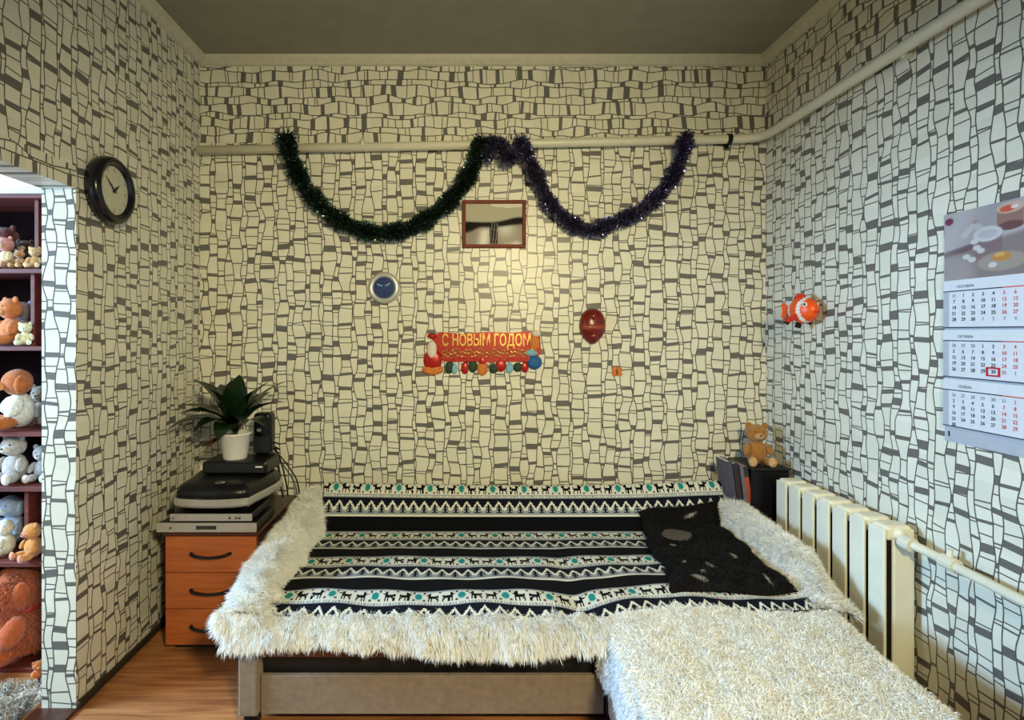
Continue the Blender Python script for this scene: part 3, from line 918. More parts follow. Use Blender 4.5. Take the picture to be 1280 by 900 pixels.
def photo(u, v):
    sky = np.array([.56, .54, .45])
    if u > .45 and v < .10 - .12 * (u - .75) ** 2 * 4: sky = np.array([.85, .82, .76])
    hor = .43 + .02 * math.sin(u * 5) - .08 * sm1(.55, .95, u)
    lowb = .55 + (.14 * (1 - sm1(.0, .3, u))) - .06 * sm1(.5, 1, u)
    k = sm1(hor - .03, hor + .03, v)
    dark = np.array([.012, .012, .014])
    low = np.array([.40, .36, .33])
    wl_ = math.exp(-((u - .34 + .10 * (v - .7)) / .10) ** 2) * sm1(.55, .7, v)
    low = low + (np.array([.9, .9, .88]) - low) * wl_
    wr = math.exp(-((u - .70) / .16) ** 2) * (1 - sm1(.6, .95, v)) + .6 * math.exp(-((u - .88) / .06) ** 2) * sm1(.85, 1, v)
    low = low + (np.array([.78, .78, .76]) - low) * min(1, wr)
    c_ = dark + (low - dark) * sm1(lowb - .02, lowb + .06, v)
    if abs(u - .485 - .02 * (v - .5)) < .07 and .42 < v < .97: c_ = dark + .25 * (math.sin(u * 130 + v * 9) > .4) * np.array([1, 1, 1])
    return sky + (c_ - sky) * k
grid_print('photo_print', .322, .232, 64, 46, photo, fr_, M['print'], -.006)
obj('glass_pane', bx(-.161, .161, -.0105, -.009, -.116, .116), M['glass'], fr_)

# round blue instrument
c = at(480.5, 360, YB)
ba = thing('wall_barometer', 'small round blue dial in a silver rim on the back wall', 'barometer', (c.x, WY, c.z))
obj('rim', lathe(nb(), [(.088, 0), (.090, .012), (.086, .024), (.074, .031), (.062, .027), (.060, .016)], 40, 'Y'), M['rim_silver'], ba, True)
obj('dial', lathe(nb(), [(.0605, .002), (.0605, .018)], 40, 'Y'), M['blue_dial'], ba)
for xx_, zz_, rt in ((-.022, .014, .35), (.022, .018, -.5)):
    bm = nb(); prism(bm, [(-.016, -.004), (.016, -.002), (.014, .004), (0, .003), (-.016, .005)], 'Y', -.002, 0)
    obj('hand', bm, M['sign_lblue'], ba, False, (xx_, -.0185, zz_), (0, rt, 0))

# red carved ornament
c = at(740, 408, YB)
mk = thing('oval_wall_ornament', 'dark red oval carved ornament narrowing to the bottom on back wall', 'ornament', (c.x, WY, c.z))
def mask_ring(s, k, y):
    out = []
    for i in range(36):
        a = 2 * PI * i / 36
        z = math.sin(a); x = math.cos(a)
        if z > 0: x = math.copysign(abs(x) ** .82, x)
        wz = .074 * (1 - .34 * (z < 0) * z * z + .0 * z)
        out.append((x * wz * k, y, z * .100 * k + .0))
    return out
bm = nb()
R = [[bm.verts.new(p) for p in mask_ring(0, k, y)] for k, y in ((1, 0), (1.0, -.016), (.93, -.034), (.75, -.050), (.45, -.060), (.12, -.063))]
for A, B in zip(R[:-1], R[1:]):
    for i in range(36): bm.faces.new((A[i], A[(i + 1) % 36], B[(i + 1) % 36], B[i]))
bm.faces.new(R[-1]); bm.faces.new(list(reversed(R[0]))); bmesh.ops.recalc_face_normals(bm, faces=bm.faces[:])
obj('body', bm, M['mask'], mk, True)
bm = nb()
n_ = 14
for i in range(n_ + 1):
    t_ = i / n_ * 2 - 1
    yb_ = -.0685 + .030 * t_ ** 4
    x = t_ * .066
    for z, dy in ((.012, 0), (.006, -.006), (-.010, -.006), (-.016, 0)):
        bm.verts.new((x, yb_ + dy + .004, z - .004 + .003 * t_ * t_))
bm.verts.ensure_lookup_table()
for i in range(n_):
    for j in range(3):
        a = i * 4 + j
        bm.faces.new((bm.verts[a], bm.verts[a + 4], bm.verts[a + 5], bm.verts[a + 1]))
obj('band', bm, M['mask_band'], mk, True)
obj('brow_boss', ell(nb(), (-.004, -.052, .055), (.020, .016, .026), 2), M['mask'], mk, True)
obj('chin_boss', ell(nb(), (0, -.047, -.055), (.030, .016, .024), 2), M['mask'], mk, True)

# little orange decoration
c = at(771, 465, YB)
ob_ = thing('butterfly_decoration', 'tiny orange butterfly decoration below the red oval ornament', 'decoration', (c.x, WY, c.z))
for s in (-1, 1):
    for zz_, hh in ((.012, .022), (-.012, .016)):
        bm = nb(); lathe(bm, [(1, 0), (1, .05), (.6, .08)], 14, 'Y')
        for v in bm.verts: v.co = Vector((v.co.x * .016 + s * .014, v.co.y * .06 - .001 + s * 0, v.co.z * hh * .8 + zz_))
        obj('wing', bm, M['sign_orange'], ob_)
obj('thorax', ell(nb(), (0, -.005, 0), (.005, .005, .022), 1), M['frame_wood'], ob_)

# festive foil banner
c = at(603, 441, YB)
bn = thing('foil_banner', 'red and gold glittering holiday banner on the back wall', 'banner', (c.x, WY, c.z))
Bs = YB / F
def bp(x, y): return ((x - 603) * Bs, (441 - y) * Bs)
def text_mesh(txt, size, depth, align='LEFT', bold=0.0):
    cu = bpy.data.curves.new('t', 'FONT'); cu.body = txt; cu.size = size; cu.extrude = depth; cu.align_x = align
    cu.offset = bold
    cu.resolution_u = 2
    to = bpy.data.objects.new('t', cu); C.objects.link(to)
    bpy.context.view_layer.update()
    me = bpy.data.meshes.new_from_object(to.evaluated_get(bpy.context.evaluated_depsgraph_get()))
    bpy.data.objects.remove(to, do_unlink=True)
    return me
poly = [bp(*p) for p in [(540, 420), (552, 415), (575, 417), (610, 415), (640, 416), (660, 414), (675, 420), (676, 440), (670, 452), (640, 449), (612, 453), (585, 449), (560, 452), (545, 450)]]
obj('backing', prism(nb(), poly, 'Y', -.006, 0), M['sign_red'], bn)
me = text_mesh('С НОВЫМ ГОДОМ', .092, .002, 'CENTER', .0016)
for v in me.vertices: v.co = Vector((v.co.x * .78, -v.co.z, v.co.y))
wdt = max(v.co.x for v in me.vertices) - min(v.co.x for v in me.vertices)
for v in me.vertices: v.co.x *= .50 / wdt
lt = link('lettering', me, M['gold'], bn); lt.location = (bp(608, 0)[0], -.009, bp(0, 432)[1])
lt['label'] = 'raised gold glitter lettering'
random.seed(5)
for i in range(26):      # gold scrollwork below the lettering
    x, z = bp(556 + i * 4.3, 441 + 2.5 * math.sin(i * 1.7))
    r = .012 + .006 * random.random()
    pts = [(x + r * math.cos(a) * (1 - a * .06), -.010, z + r * math.sin(a) * (1 - a * .06)) for a in [k * .7 for k in range(9)]]
    obj('gold_curl', tube(nb(), pts, .0035, 5), M['gold'], bn, True)
bm = nb()
for i in range(300):
    x, z = bp(random.uniform(548, 668), random.uniform(416, 449))
    ell(bm, (x, -.0125, z), (.0030, .0016, .0030), 1)
gl_ = obj('glitter', bm, M['gold'], bn); gl_['kind'] = 'stuff'
for (x0, x1) in ((566, 600), (624, 668)):
    a = bp(x0, 448); b_ = bp(x1, 452)
    obj('red_ribbon', bx(a[0], b_[0], -.012, -.006, b_[1], a[1], .003), M['sign_red'], bn)
def disc(x, y, rx, ry, m, nm, d=.014):
    cx_, cz_ = bp(x, y)
    obj(nm, ell(nb(), (cx_, -d * .5, cz_), (rx * Bs, d, ry * Bs), 2), m, bn, True)
# colourful cut-out shapes along the lower edge and at both ends
disc(541, 450, 12, 14, M['sign_red'], 'red_robe_shape', .012)
disc(541, 462, 14, 7, M['sign_orange'], 'orange_hem_shape', .010)
disc(540, 437, 6.5, 12, M['sign_white'], 'white_beard_shape', .018)
disc(540, 420, 6, 3.6, M['sign_red'], 'red_cap_shape', .018)
disc(668, 429, 7, 11, M['sign_orange'], 'orange_hair_shape', .012)
disc(670, 417, 6, 4, M['sign_white'], 'white_cap_shape', .014)
disc(668, 453, 9.5, 9, M['sign_blue'], 'blue_coat_shape', .014)
disc(664, 441, 8, 4.5, M['sign_lblue'], 'pale_collar_shape', .016)
for x, y, rx, ry, m in ((562, 459, 6, 8, 'sign_green'), (568, 461, 4, 7, 'sign_lblue'), (581, 460, 5, 8, 'sign_red'), (591, 458, 6, 8, 'sign_green'), (603, 460, 7, 10, 'sign_orange'), (603, 452, 5, 7, 'sign_red'),
                        (617, 461, 6, 6, 'sign_green'), (626, 457, 7, 8, 'sign_red'), (637, 460, 5, 7, 'sign_lblue'), (647, 459, 6, 6, 'sign_green'), (656, 459, 5, 7, 'sign_red')):
    disc(x, y, rx, ry, M[m], 'gift_shape', .006)

# ------------------------------------------------------------------ tinsel garlands
def garland(name, label, px, mat, n, rad):
    path = smoothpath([at(x, y, Yd) for x, y, Yd in px], 14)
    g_ = thing(name, label, 'tinsel', tuple(path[0]))
    o0 = path[0]
    lp = [p - o0 for p in path]
    obj('core_cord', tube(nb(), lp, .006, 6), mat, g_, True)
    A = np.array(lp); s = np.concatenate([[0], np.cumsum(np.linalg.norm(np.diff(A, axis=0), axis=1))])
    t_ = rng.random(n) * s[-1]
    P_ = np.stack([np.interp(t_, s, A[:, i]) for i in range(3)], -1)
    T_ = np.stack([np.interp(np.minimum(t_ + .01, s[-1]), s, A[:, i]) for i in range(3)], -1) - np.stack([np.interp(np.maximum(t_ - .01, 0), s, A[:, i]) for i in range(3)], -1)
    T_ /= np.linalg.norm(T_, axis=1, keepdims=True)
    d = rng.normal(size=(n, 3)); d -= (d * T_).sum(1, keepdims=True) * T_
    d /= np.linalg.norm(d, axis=1, keepdims=True)
    d = d + T_ * rng.normal(size=(n, 1)) * .35
    L = rad * (.65 + .4 * rng.random(n))[:, None] * (1 + .18 * np.sin(t_ * 37) + .12 * np.sin(t_ * 91))[:, None]
    e = P_ + d * L; mid = P_ + d * L * .55 + rng.normal(size=(n, 3)) * .006
    ymax = 3.254 - o0.y
    e[:, 1] = np.minimum(e[:, 1], ymax); mid[:, 1] = np.minimum(mid[:, 1], ymax)
    sd = np.cross(d, rng.normal(size=(n, 3))); sd /= np.linalg.norm(sd, axis=1, keepdims=True)
    w = .0022 + .0016 * rng.random(n)[:, None]
    V_ = np.stack([P_ - sd * w * .5, P_ + sd * w * .5, mid + sd * w, mid - sd * w, e + sd * w * .6, e - sd * w * .6], 1).reshape(-1, 3)
    b0 = (np.arange(n) * 6)[:, None]
    Q_ = np.concatenate([b0 + np.array([0, 1, 2, 3]), b0 + np.array([3, 2, 4, 5])])
    o = link('tinsel_fringe', raw_mesh('tinsel_fringe', V_, Q_), mat, g_)
    o['kind'] = 'stuff'
GY = 3.165
garland('tinsel_garland', 'dark green tinsel garland swagged from the heating pipe', [(357, 170, GY), (360, 186, GY), (370, 212, 3.19), (388, 243, 3.20), (415, 269, 3.20), (448, 286, 3.20), (482, 291, 3.20),
        (517, 283, 3.20), (550, 262, 3.20), (575, 236, 3.20), (592, 207, 3.19), (600, 186, GY), (603, 174, GY)], M['tinsel_green'], 15000, .052)
garland('tinsel_garland', 'violet tinsel garland swagged from the pipe next to the green one', [(606, 196, GY), (616, 180, GY), (626, 178, GY), (634, 196, GY), (648, 190, GY), (650, 178, GY), (664, 205, GY), (676, 232, 3.19), (690, 258, 3.20), (710, 276, 3.20), (738, 288, 3.20), (768, 278, 3.20), (800, 264, 3.20), (824, 244, 3.20),
        (843, 218, 3.19), (853, 192, GY), (859, 168, GY)], M['tinsel_violet'], 16000, .046)

# ------------------------------------------------------------------ wall clock on the left wall
ck = thing('wall_clock', 'round black rimmed wall clock above the doorway edge', 'clock', (XL + .001, 2.385, 2.035))
ck.rotation_euler = (0, 0, PI / 2)      # local -Y (front) -> world +X
obj('rim', lathe(nb(), [(.135, 0), (.140, .02), (.136, .045), (.122, .058), (.104, .052), (.098, .034)], 48, 'Y'), M['dark_rim'], ck, True)
dl = obj('dial', lathe(nb(), [(.099, .004), (.099, .037)], 48, 'Y'), M['dial'], ck)
for h in range(12):
    a = h * PI / 6
    big = h % 3 == 0
    obj('hour_mark', bx(-.0035 if big else -.0022, .0035 if big else .0022, -.0382, -.037, .074 if big else .079, .090), M['ink_grey'], dl, False, None, (0, a, 0))
def hand(a, l, w):
    obj('hand', prism(nb(), [(-w, -.014), (w, -.014), (w * 1.3, l * .4), (0, l), (-w * 1.3, l * .4)], 'Y', -.0415, -.040), M['ink'], dl, False, None, (0, a, 0))
hand(math.radians(-52), .078, .0032)
hand(math.radians(50), .046, .0042)
obj('hub', lathe(nb(), [(.007, .037), (.007, .044)], 16, 'Y'), M['ink'], dl)

# ------------------------------------------------------------------ calendar on the right wall
cal = thing('wall_calendar', 'three month paper wall calendar with dessert photo above the radiator pipe', 'calendar', (XR - .001, 1.90, 1.465))
cal.rotation_euler = (0, 0, -PI / 2)   # local -Y -> world -X ; local +X -> world -Y (towards camera)
CW = .30
def dessert(u, v):
    c_ = np.array([.40, .37, .39]) + .05 * math.sin(u * 7 + v * 3)
    def lay(col, k):
        nonlocal c_
        c_ = c_ + (np.array(col) - c_) * max(0.0, min(1.0, k))
    def e(cu, cv, ru, rv, col, op=1.0, soft=.22):
        d = ((u - cu) / ru) ** 2 + ((v - cv) / rv) ** 2
        lay(col, op * sm1(1 + soft, 1 - soft, d))
    def r(u0, u1, v0, v1, col, op=1.0):
        lay(col, op * sm1(u0 - .015, u0 + .015, u) * sm1(u1 + .015, u1 - .015, u) * sm1(v0 - .015, v0 + .015, v) * sm1(v1 + .015, v1 - .015, v))
    lay((.25, .20, .20), sm1(-.04, .04, v - (.62 - .20 * u)))
    lay((.12, .07, .09), .8 * sm1(.07, .02, abs(v - (.62 - .22 * u))) * sm1(.55, .4, u))
    e(.05, .92, .35, .30, (.40, .36, .36), .6, .6)
    r(.67, .97, .10, .34, (.30, .17, .15)); e(.82, .34, .15, .06, (.16, .08, .08))
    e(.82, .10, .155, .075, (.55, .40, .34)); e(.79, .11, .09, .045, (.60, .12, .07)); e(.87, .10, .045, .024, (.75, .62, .55))
    r(.40, .73, .42, .76, (.22, .15, .16), .85); e(.56, .40, .175, .105, (.55, .53, .55)); e(.56, .40, .12, .06, (.44, .41, .44), .8)
    e(.72, .80, .28, .13, (.36, .31, .26), .8); e(.72, .74, .11, .065, (.50, .24, .07)); e(.70, .71, .06, .03, (.62, .36, .14))
    for cu, cv in ((.30, .68), (.37, .73), (.43, .57), (.40, .48), (.62, .84), (.48, .62)):
        e(cu, cv, .05, .038, (.62, .60, .60), .85, .5)
    e(.07, .12, .06, .055, (.20, .05, .09), 1, .5)
    for cu, cv in ((.33, .30), (.40, .24), (.46, .30), (.28, .36)):
        e(cu, cv, .05, .05, (.50, .49, .47), .7, .5)
    e(.41, .20, .04, .025, (.40, .22, .18), .8, .4)
    return c_
H0 = .40     # half height
obj('backing_board', bx(-CW / 2, CW / 2, -.003, 0, -H0, H0), M['paper_shade'], cal)
ph_ = grid_print('photo_print', CW, .235, 100, 80, dessert, cal, M['print'], -.0045)
ph_.location = (0, 0, H0 - .1175)
def place_text(txt, size, x, z, m, parent, y=-.0088, align='CENTER', bold=.0002):
    me_ = text_mesh(txt, size, .0002, align, bold)
    for v in me_.vertices: v.co = Vector((v.co.x, -v.co.z, v.co.y))
    o_ = link('print', me_, m, parent); o_.location = (x, y, z)
    return o_
def number_mesh(items, size):
    """many numbers as one flat printed mesh: items = (text, x, z)."""
    cache = number_mesh.cache
    Vn, Fn = [], []
    for txt, x, z in items:
        if (txt, size) not in cache:
            me_ = text_mesh(txt, size, 0.0, 'CENTER', .0003)
            cache[(txt, size)] = ([(v.co.x, v.co.y) for v in me_.vertices], [tuple(p.vertices) for p in me_.polygons])
            bpy.data.meshes.remove(me_)
        vs, fs = cache[(txt, size)]
        b0 = len(Vn)
        Vn += [(x + a, 0, z + b_) for a, b_ in vs]
        Fn += [tuple(i + b0 for i in f) for f in fs]
    me_ = bpy.data.meshes.new('numbers'); me_.from_pydata(Vn, [], Fn)
    return me_
number_mesh.cache = {}
months = [('СЕНТЯБРЬ', 31, 30, 1, -.105 + .235 - .0), ('ОКТЯБРЬ', 30, 31, 3, 0), ('НОЯБРЬ', 31, 30, 6, 0)]
ztop = H0 - .235
for mi, (nm, prevd, nd, first, _) in enumerate(months):
    z1 = ztop - mi * .172
    z0 = z1 - .166
    sh = obj('month_sheet', bx(-CW / 2, CW / 2, -.0075 - .0006 * mi, -.003, z0, z1, .0012), M['paper'], cal)
    yf = -.0080 - .0006 * mi
    obj('side_strip', bx(-CW / 2, -CW / 2 + .024, yf, yf + .0004, z0 + .004, z1 - .040), M['paper_shade'], sh)
    obj('header_rule', bx(-CW / 2, .075, yf - .0002, yf + .0002, z1 - .040, z1 - .0365), M['ink'], sh)
    obj('weekend_rule', bx(.075, CW / 2, yf - .0002, yf + .0002, z1 - .040, z1 - .0365), M['ink_red'], sh)
    obj('foot_rule', bx(-CW / 2, CW / 2, yf - .0002, yf + .0002, z0, z0 + .0035), M['ink'], sh)
    place_text(nm, .013, -.06, z1 - .028, M['ink_grey'], sh, yf - .0003)
    it = {'ink': [], 'ink_red': [], 'ink_grey': []}
    for r in range(6):
        for cidx in range(7):
            dday = r * 7 + cidx - first + 1
            x = -.105 + cidx * .037; z = z1 - .060 - r * .0205
            if r == 5 and dday > nd: continue
            if dday < 1: it['ink_grey'].append((str(prevd + dday), x, z))
            elif dday > nd: it['ink_grey'].append((str(dday - nd), x, z))
            else: it['ink_red' if cidx >= 5 else 'ink'].append((str(dday), x, z))
    for kk, its in it.items():
        if its:
            o = link('day_numbers', number_mesh(its, .0165), M[kk], sh); o.location = (0, yf - .0004, 0); o['kind'] = 'stuff'
    if mi == 1:
        xq, zq = -.105 + 4 * .037, z1 - .060 - 4 * .0205 + .005
        bm = nb()
        for a in ((-.024, .024, .010, .015), (-.024, .024, -.015, -.010), (-.024, -.018, -.010, .010), (.018, .024, -.010, .010)):
            box(bm, xq + a[0], xq + a[1], yf - .0025, yf - .0005, zq + a[2], zq + a[3])
        obj('date_marker', bm, M['red_plastic'], sh)
obj('hanging_slot', bx(-.135, -.128, -.0036, -.003, -H0 + .018, -H0 + .036), M['ink'], cal)

# ------------------------------------------------------------------ clownfish toy on the right wall
fc = at(1009, 388, 2.80)
fs_ = thing('toy_clownfish', 'orange toy clownfish with white stripes fixed to the wall above the radiator', 'toy fish', (XR - .075, 2.785, fc.z), -1.32)
fs_.scale = (.95, .95, .95)
# local +X = head direction
bm = nb(); bmesh.ops.create_icosphere(bm, subdivisions=4, radius=1.0)
for v in bm.verts:
    x, y, z = v.co
    tp_ = 1 - .38 * max(0, -x) ** 1.2
    v.co = Vector((x * .092, y * .050 * tp_, z * .068 * tp_))
body = obj('body', bm, [M['fish_orange'], M['fish_white']], fs_, True)
for p in body.data.polygons:
    cx_ = p.center.x
    if .004 < cx_ + .012 * math.cos(p.center.z * 30) - .018 < .026 or -.064 < cx_ < -.044: p.material_index = 1
def fin(name, pts, y0, th, m, rot=None, loc=None):
    obj(name, prism(nb(), pts, 'Y', y0 - th, y0 + th), m, fs_, False, loc, rot)
fin('dorsal_fin', [(-.055, .045), (-.04, .075), (-.015, .088), (.012, .080), (.025, .060)], 0, .005, M['fish_red'])
fin('tail_fin', [(-.078, .012), (-.118, .045), (-.132, .030), (-.124, 0), (-.132, -.030), (-.118, -.042), (-.078, -.012)], 0, .004, M['fish_orange'])
fin('belly_fin', [(-.03, -.050), (-.045, -.085), (-.015, -.092), (.0, -.060)], 0, .004, M['black_plastic'])
for s in (-1, 1):
    fin('side_fin', [(.0, 0), (-.045, -.018), (-.055, -.045), (-.022, -.050), (.006, -.022)], 0, .004, M['fish_red'], (s * .55, 0, 0), (.012, s * .046, -.022))
    fin('side_fin_tip', [(-.045, -.040), (-.056, -.048), (-.030, -.060), (-.018, -.050)], 0, .0045, M['black_plastic'], (s * .55, 0, 0), (.012, s * .046, -.022))
    e_ = obj('eye', ell(nb(), (.052, s * .036, .026), (.014, .010, .015), 2), M['fish_white'], fs_, True)
    obj('pupil', ell(nb(), (.058, s * .044, .027), (.006, .004, .007), 2), M['ink'], e_, True)
obj('mouth', ell(nb(), (.088, 0, -.010), (.006, .020, .006), 2), M['fish_red'], fs_, True)
obj('suction_mount', lathe(nb(), [(.018, 0), (.018, .01), (.006, .02), (.006, .05)], 16, 'Y', (-.03, .075, 0)), M['fish_white'], fs_, True)

# ------------------------------------------------------------------ corner: rack, books, box, teddy
rk = thing('media_rack', 'black upright rack in the corner behind the radiator', 'rack', (1.605, 3.07, 0))
obj('cabinet', bx(-.10, .095, -.10, .16, 0, .735, .004), M['black_plastic'], rk)
obj('top_panel', bx(-.104, .099, -.104, .164, .735, .746, .002), M['black_gap'], rk)
obj('door_panel', bx(-.095, .09, -.106, -.10, .02, .72, .002), M['black_plastic'], rk)
BK = [(1.405, 915, (70, 66, 84), .215, .026, 'thin slate grey book leaning beside the tan cardboard box'),
      (1.435, 922, (44, 30, 42), .205, .026, 'dark plum book second in the leaning row'),
      (1.465, 930, (104, 98, 112), .200, .018, 'pale grey thin book third in the leaning row'),
      (1.485, 936, (170, 72, 44), .190, .022, 'orange book with black top beside the black rack')]
for x, _, rgb, h, tk, lab in BK:
    b_ = thing('book', lab, 'book', (x + .018, 2.985, .565), group='books leaning by the rack')
    b_.rotation_euler = (0, -.13, 0)
    cm = simple('book_cover_%d' % rgb[0], lin(*rgb), 0.5, var=.15)
    bm = nb(); box(bm, -tk / 2, tk / 2, 0, .004, 0, h); box(bm, -tk / 2, -tk / 2 + .003, .004, .13, 0, h); box(bm, tk / 2 - .003, tk / 2, .004, .13, 0, h)
    obj('cover', bm, cm, b_)
    obj('pages', bx(-tk / 2 + .003, tk / 2 - .003, .005, .125, .004, h - .004), M['paper'], b_)
    if rgb[0] == 170: obj('spine_label', bx(-tk / 2 - .0005, tk / 2 + .0005, -.001, .0, h - .055, h), M['ink'], b_)
cb = at(905, 603, 3.17)
tag(obj('cardboard_box', bx(cb.x - .045, cb.x + .045, 3.14, 3.22, .60, .665, .002), M['cardboard']), 'small tan cardboard box on the sofa back beside the books', 'box')

def plush(name, label, loc, h, fur, face=None, rotz=0.0, group=None, ears='round', cloth=None, paws=None, tilt=0.0, lean=0.0, snout=1.0, sub=2):
    """seated plush toy of height h: body, head with muzzle/eyes/ears, arms, legs."""
    r = thing(name, label, 'plush toy', loc, rotz, group)
    r.rotation_euler = (lean, 0, rotz)
    fm = plush_mat(fur); cm = plush_mat(face or tuple(min(255, c + 45) for c in fur)); km = plush_mat(cloth) if cloth else fm
    pm = plush_mat(paws) if paws else cm
    k = h
    obj('body', ell(nb(), (0, .0, .27 * k), (.235 * k, .20 * k, .27 * k), sub + 1, None, .05), km, r, True)
    hd = obj('head', ell(nb(), (0, 0, 0), (.235 * k, .205 * k, .205 * k), sub + 1, None, .05), fm, r, True, (0, -.03 * k, .70 * k), (0, tilt, 0))
    obj('muzzle', ell(nb(), (0, -.18 * k * snout, -.05 * k), (.10 * k, .10 * k * snout, .075 * k), sub, None, .04), cm, hd, True)
    obj('nose', ell(nb(), (0, -.27 * k * snout, -.02 * k), (.032 * k, .022 * k, .024 * k), 1), M['ink'], hd, True)
    for s in (-1, 1):
        obj('eye', ell(nb(), (s * .085 * k, -.175 * k, .045 * k), (.022 * k, .016 * k, .024 * k), 1), M['ink'], hd, True)
        if ears == 'round':
            obj('ear', ell(nb(), (s * .175 * k, .0, .165 * k), (.075 * k, .04 * k, .075 * k), sub, None, .05), fm, hd, True)
        else:
            obj('ear', ell(nb(), (s * .215 * k, .0, -.03 * k), (.055 * k, .085 * k, .16 * k), sub, (0, s * .25, 0), .06), fm, hd, True)
        obj('arm', ell(nb(), (s * .235 * k, -.10 * k, .34 * k), (.075 * k, .105 * k, .16 * k), sub, (-.5, s * -.35, 0), .05), km if cloth else fm, r, True)
        lg = obj('leg', ell(nb(), (s * .16 * k, -.22 * k, .10 * k), (.095 * k, .20 * k, .10 * k), sub, (0, 0, s * .25), .05), fm, r, True)
        obj('paw', ell(nb(), (s * .205 * k, -.40 * k, .115 * k), (.095 * k, .06 * k, .115 * k), sub, None, .04), pm, lg, True)
    return r

tb = at(957, 585, 3.02)
t_ = plush('teddy_bear', 'honey brown teddy bear sitting on the black corner rack', (1.585, 3.085, .746), .235, (172, 118, 56), (206, 160, 104), -.12, None, 'round', None, (214, 168, 116), .05)

# ------------------------------------------------------------------ shelf of plush toys in the next room
SY = 2.45
sx0, sx1 = -2.62, -1.625
sh = thing('toy_shelf', 'reddish brown wooden toy shelf seen through the doorway', 'shelf', (-2.1, SY, 0))
lv = [.02, .47, .79, 1.025, 1.39, 1.72, 2.04]
def sl(nm, x0, x1, y0, y1, z0, z1, m='shelf_wood'):
    return obj(nm, bx(x0 + 2.1, x1 + 2.1, y0, y1, z0, z1, .0015), M[m], sh)
for z in lv:
    sl('shelf_board', sx0 + .018, sx1 - .018, .0, .30, z - .02, z)
sl('side_panel', sx0, sx0 + .018, 0, .32, 0, 2.05); sl('side_panel', sx1 - .018, sx1, 0, .32, 0, 2.05)
sl('back_panel', sx0, sx1, .32, .328, 0, 2.05, 'shelf_dark')
for i, px_ in ((5, 38), (4, 33), (1, 25), ):
    x = (px_ - VX) * SY / F
    sl('divider', x - .009, x + .009, .035, .318, lv[i], lv[i + 1] - .02)

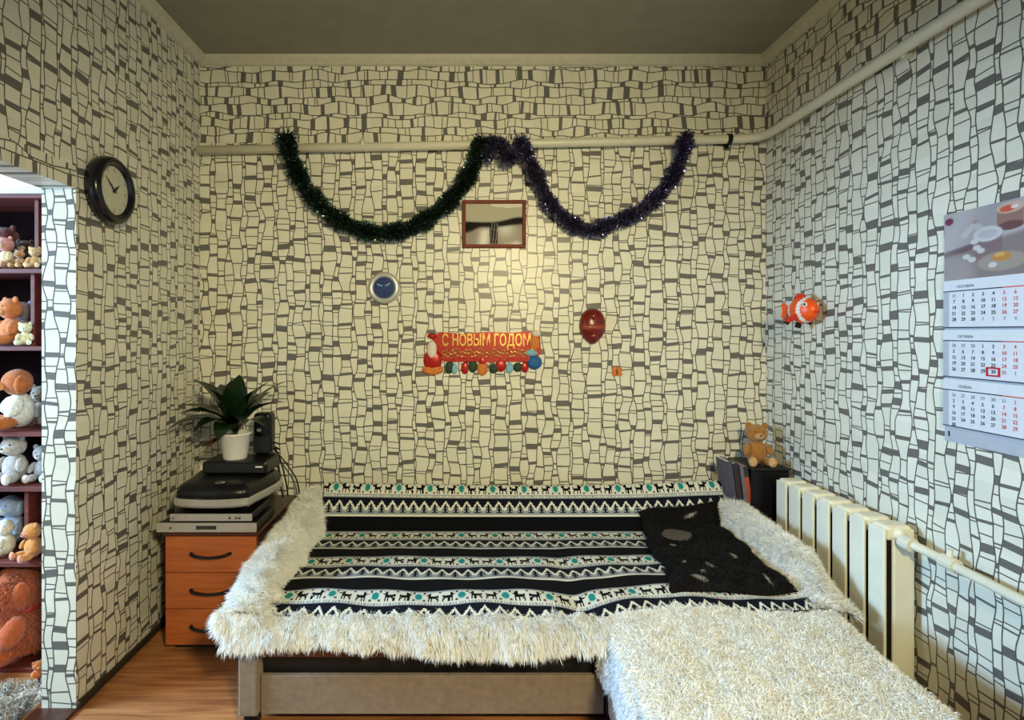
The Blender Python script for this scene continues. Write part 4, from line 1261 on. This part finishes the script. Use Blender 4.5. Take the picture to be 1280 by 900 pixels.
def P2(x, i, Y=2.53):
    return ((x - VX) * Y / F, Y, lv[i] + .004)
G = 'plush toys on the shelf'
TOYS = [
    ('plush_bear', 'maroon plush bear at the back of the top compartment', 10, 5, 2.66, .23, (104, 42, 40), None, .3, 'round', None, None),
    ('plush_mole', 'blackish brown plush leaning on the divider of the top compartment', 32, 5, 2.56, .145, (44, 20, 22), (190, 150, 110), -.2, 'round', None, None),
    ('plush_bear', 'cream plush with pink head in front of the maroon bear', 8, 5, 2.50, .150, (196, 130, 116), (236, 214, 170), .2, 'round', (226, 204, 158), (236, 214, 170)),
    ('plush_mouse', 'small tan plush in front of the dark one in the top compartment', 25, 5, 2.47, .085, (170, 120, 74), None, .1, 'round', None, None),
    ('plush_chick', 'small peach plush beside the divider in the top compartment', 44, 5, 2.48, .100, (212, 164, 112), None, -.3, 'round', None, None),
    ('plush_bear', 'orange plush bear sitting in the second compartment', 15, 4, 2.535, .225, (206, 118, 62), (238, 190, 140), .45, 'round', None, (246, 226, 190)),
    ('plush_mouse', 'grey lilac plush behind the orange bear in the second compartment', 29, 4, 2.66, .215, (150, 140, 158), None, -.1, 'round', None, None),
    ('plush_lamb', 'cream ball shaped plush in front of the orange bear', 32, 4, 2.475, .105, (232, 218, 172), None, -.4, 'round', None, None),
    ('plush_rabbit', 'beige plush beyond the divider in the second compartment', 44, 4, 2.55, .120, (206, 180, 140), None, -.2, 'floppy', None, None),
    ('plush_dog', 'brown headed plush dog in a white dress on the third shelf', 25, 3, 2.55, .285, (190, 104, 46), None, .75, 'floppy', (240, 232, 220), (240, 232, 220)),
    ('plush_bear', 'grey beige plush behind the dog in white on the third shelf', 53, 3, 2.68, .190, (168, 148, 128), (206, 186, 160), -.1, 'round', None, None),
    ('plush_bear', 'pale grey teddy bear sitting on the fourth shelf', 19, 2, 2.55, .220, (190, 182, 176), (226, 218, 206), .15, 'round', None, (232, 224, 214)),
    ('plush_bear', 'pale grey teddy bear half hidden by the door jamb', 55, 2, 2.56, .170, (186, 178, 176), None, -.1, 'round', None, (228, 220, 212)),
    ('plush_goose', 'white plush goose lying on the fifth shelf', 8, 1, 2.53, .170, (236, 232, 212), None, 1.1, 'floppy', None, None),
    ('plush_elephant', 'pale blue plush at the back of the fifth shelf', 16, 1, 2.67, .245, (166, 186, 216), None, .2, 'floppy', None, None),
    ('plush_bear', 'small golden orange teddy before the divider on the fifth shelf', 42, 1, 2.50, .165, (214, 140, 70), (226, 150, 120), .5, 'round', None, None),
    ('plush_dog', 'big shaggy orange brown plush dog in the bottom compartment', 30, 0, 2.55, .435, (190, 88, 40), (226, 200, 180), .9, 'floppy', None, (176, 80, 40)),
    ('plush_cat', 'white plush beside the big dog in the bottom compartment', -42, 0, 2.55, .300, (232, 228, 224), None, .3, 'round', None, None),
]
for nm, lab, px_, i, Yp, h, fur, face, rz, ears, cloth, paws in TOYS:
    r_ = plush(nm, lab, P2(px_, i, Yp), h, fur, face, -rz, G, ears, cloth, paws, 0, 0, 1.5 if 'dog' in nm else 1.0)
    if 'shaggy' in lab:      # long pile of the big dog
        n_ = 9000
        for c_, e_ in (((0, 0, .27), (.235, .20, .27)), ((0, -.03, .70), (.235, .205, .205))):
            q_ = rng.normal(size=(n_, 3)); q_ /= np.linalg.norm(q_, axis=1, keepdims=True)
            X_ = (np.array(c_) + q_ * np.array(e_)) * h
            keep_ = ~((q_[:, 1] < -.55) & (np.abs(q_[:, 0]) < .5)) if c_[2] > .5 else (X_[:, 2] > .045)
            fur_strands('shaggy_pile', X_[keep_], q_[keep_], .032, r_, plush_mat(fur), .8, .8, .003, lock=.014)
        obj('collar', lathe(nb(), [(.155 * h, .475 * h), (.17 * h, .49 * h), (.17 * h, .52 * h), (.155 * h, .535 * h)], 20), M['red_plastic'], r_)
plush('plush_mouse', 'tiny orange plush on the rug edge below the big plush dog', ((47 - VX) * 2.405 / F, 2.405, .0), .085, (216, 120, 60), None, .9, G)

# shaggy rug in the next room
rg = thing('shag_rug', 'mottled grey shaggy rug on the floor before the toy shelf', 'rug', (-2.02, 1.9, 0))
obj('backing', bx(-.75, .38, -.75, .46, 0, .008), M['rug'], rg)
n = 26000
P_ = np.stack([rng.uniform(-.75, .38, n), rng.uniform(-.75, .46, n), np.full(n, .008)], -1)
fur_strands('rug_pile', P_, np.tile([0, 0, 1.0], (n, 1)), .035, rg, M['rug'], .6, .9, .006)
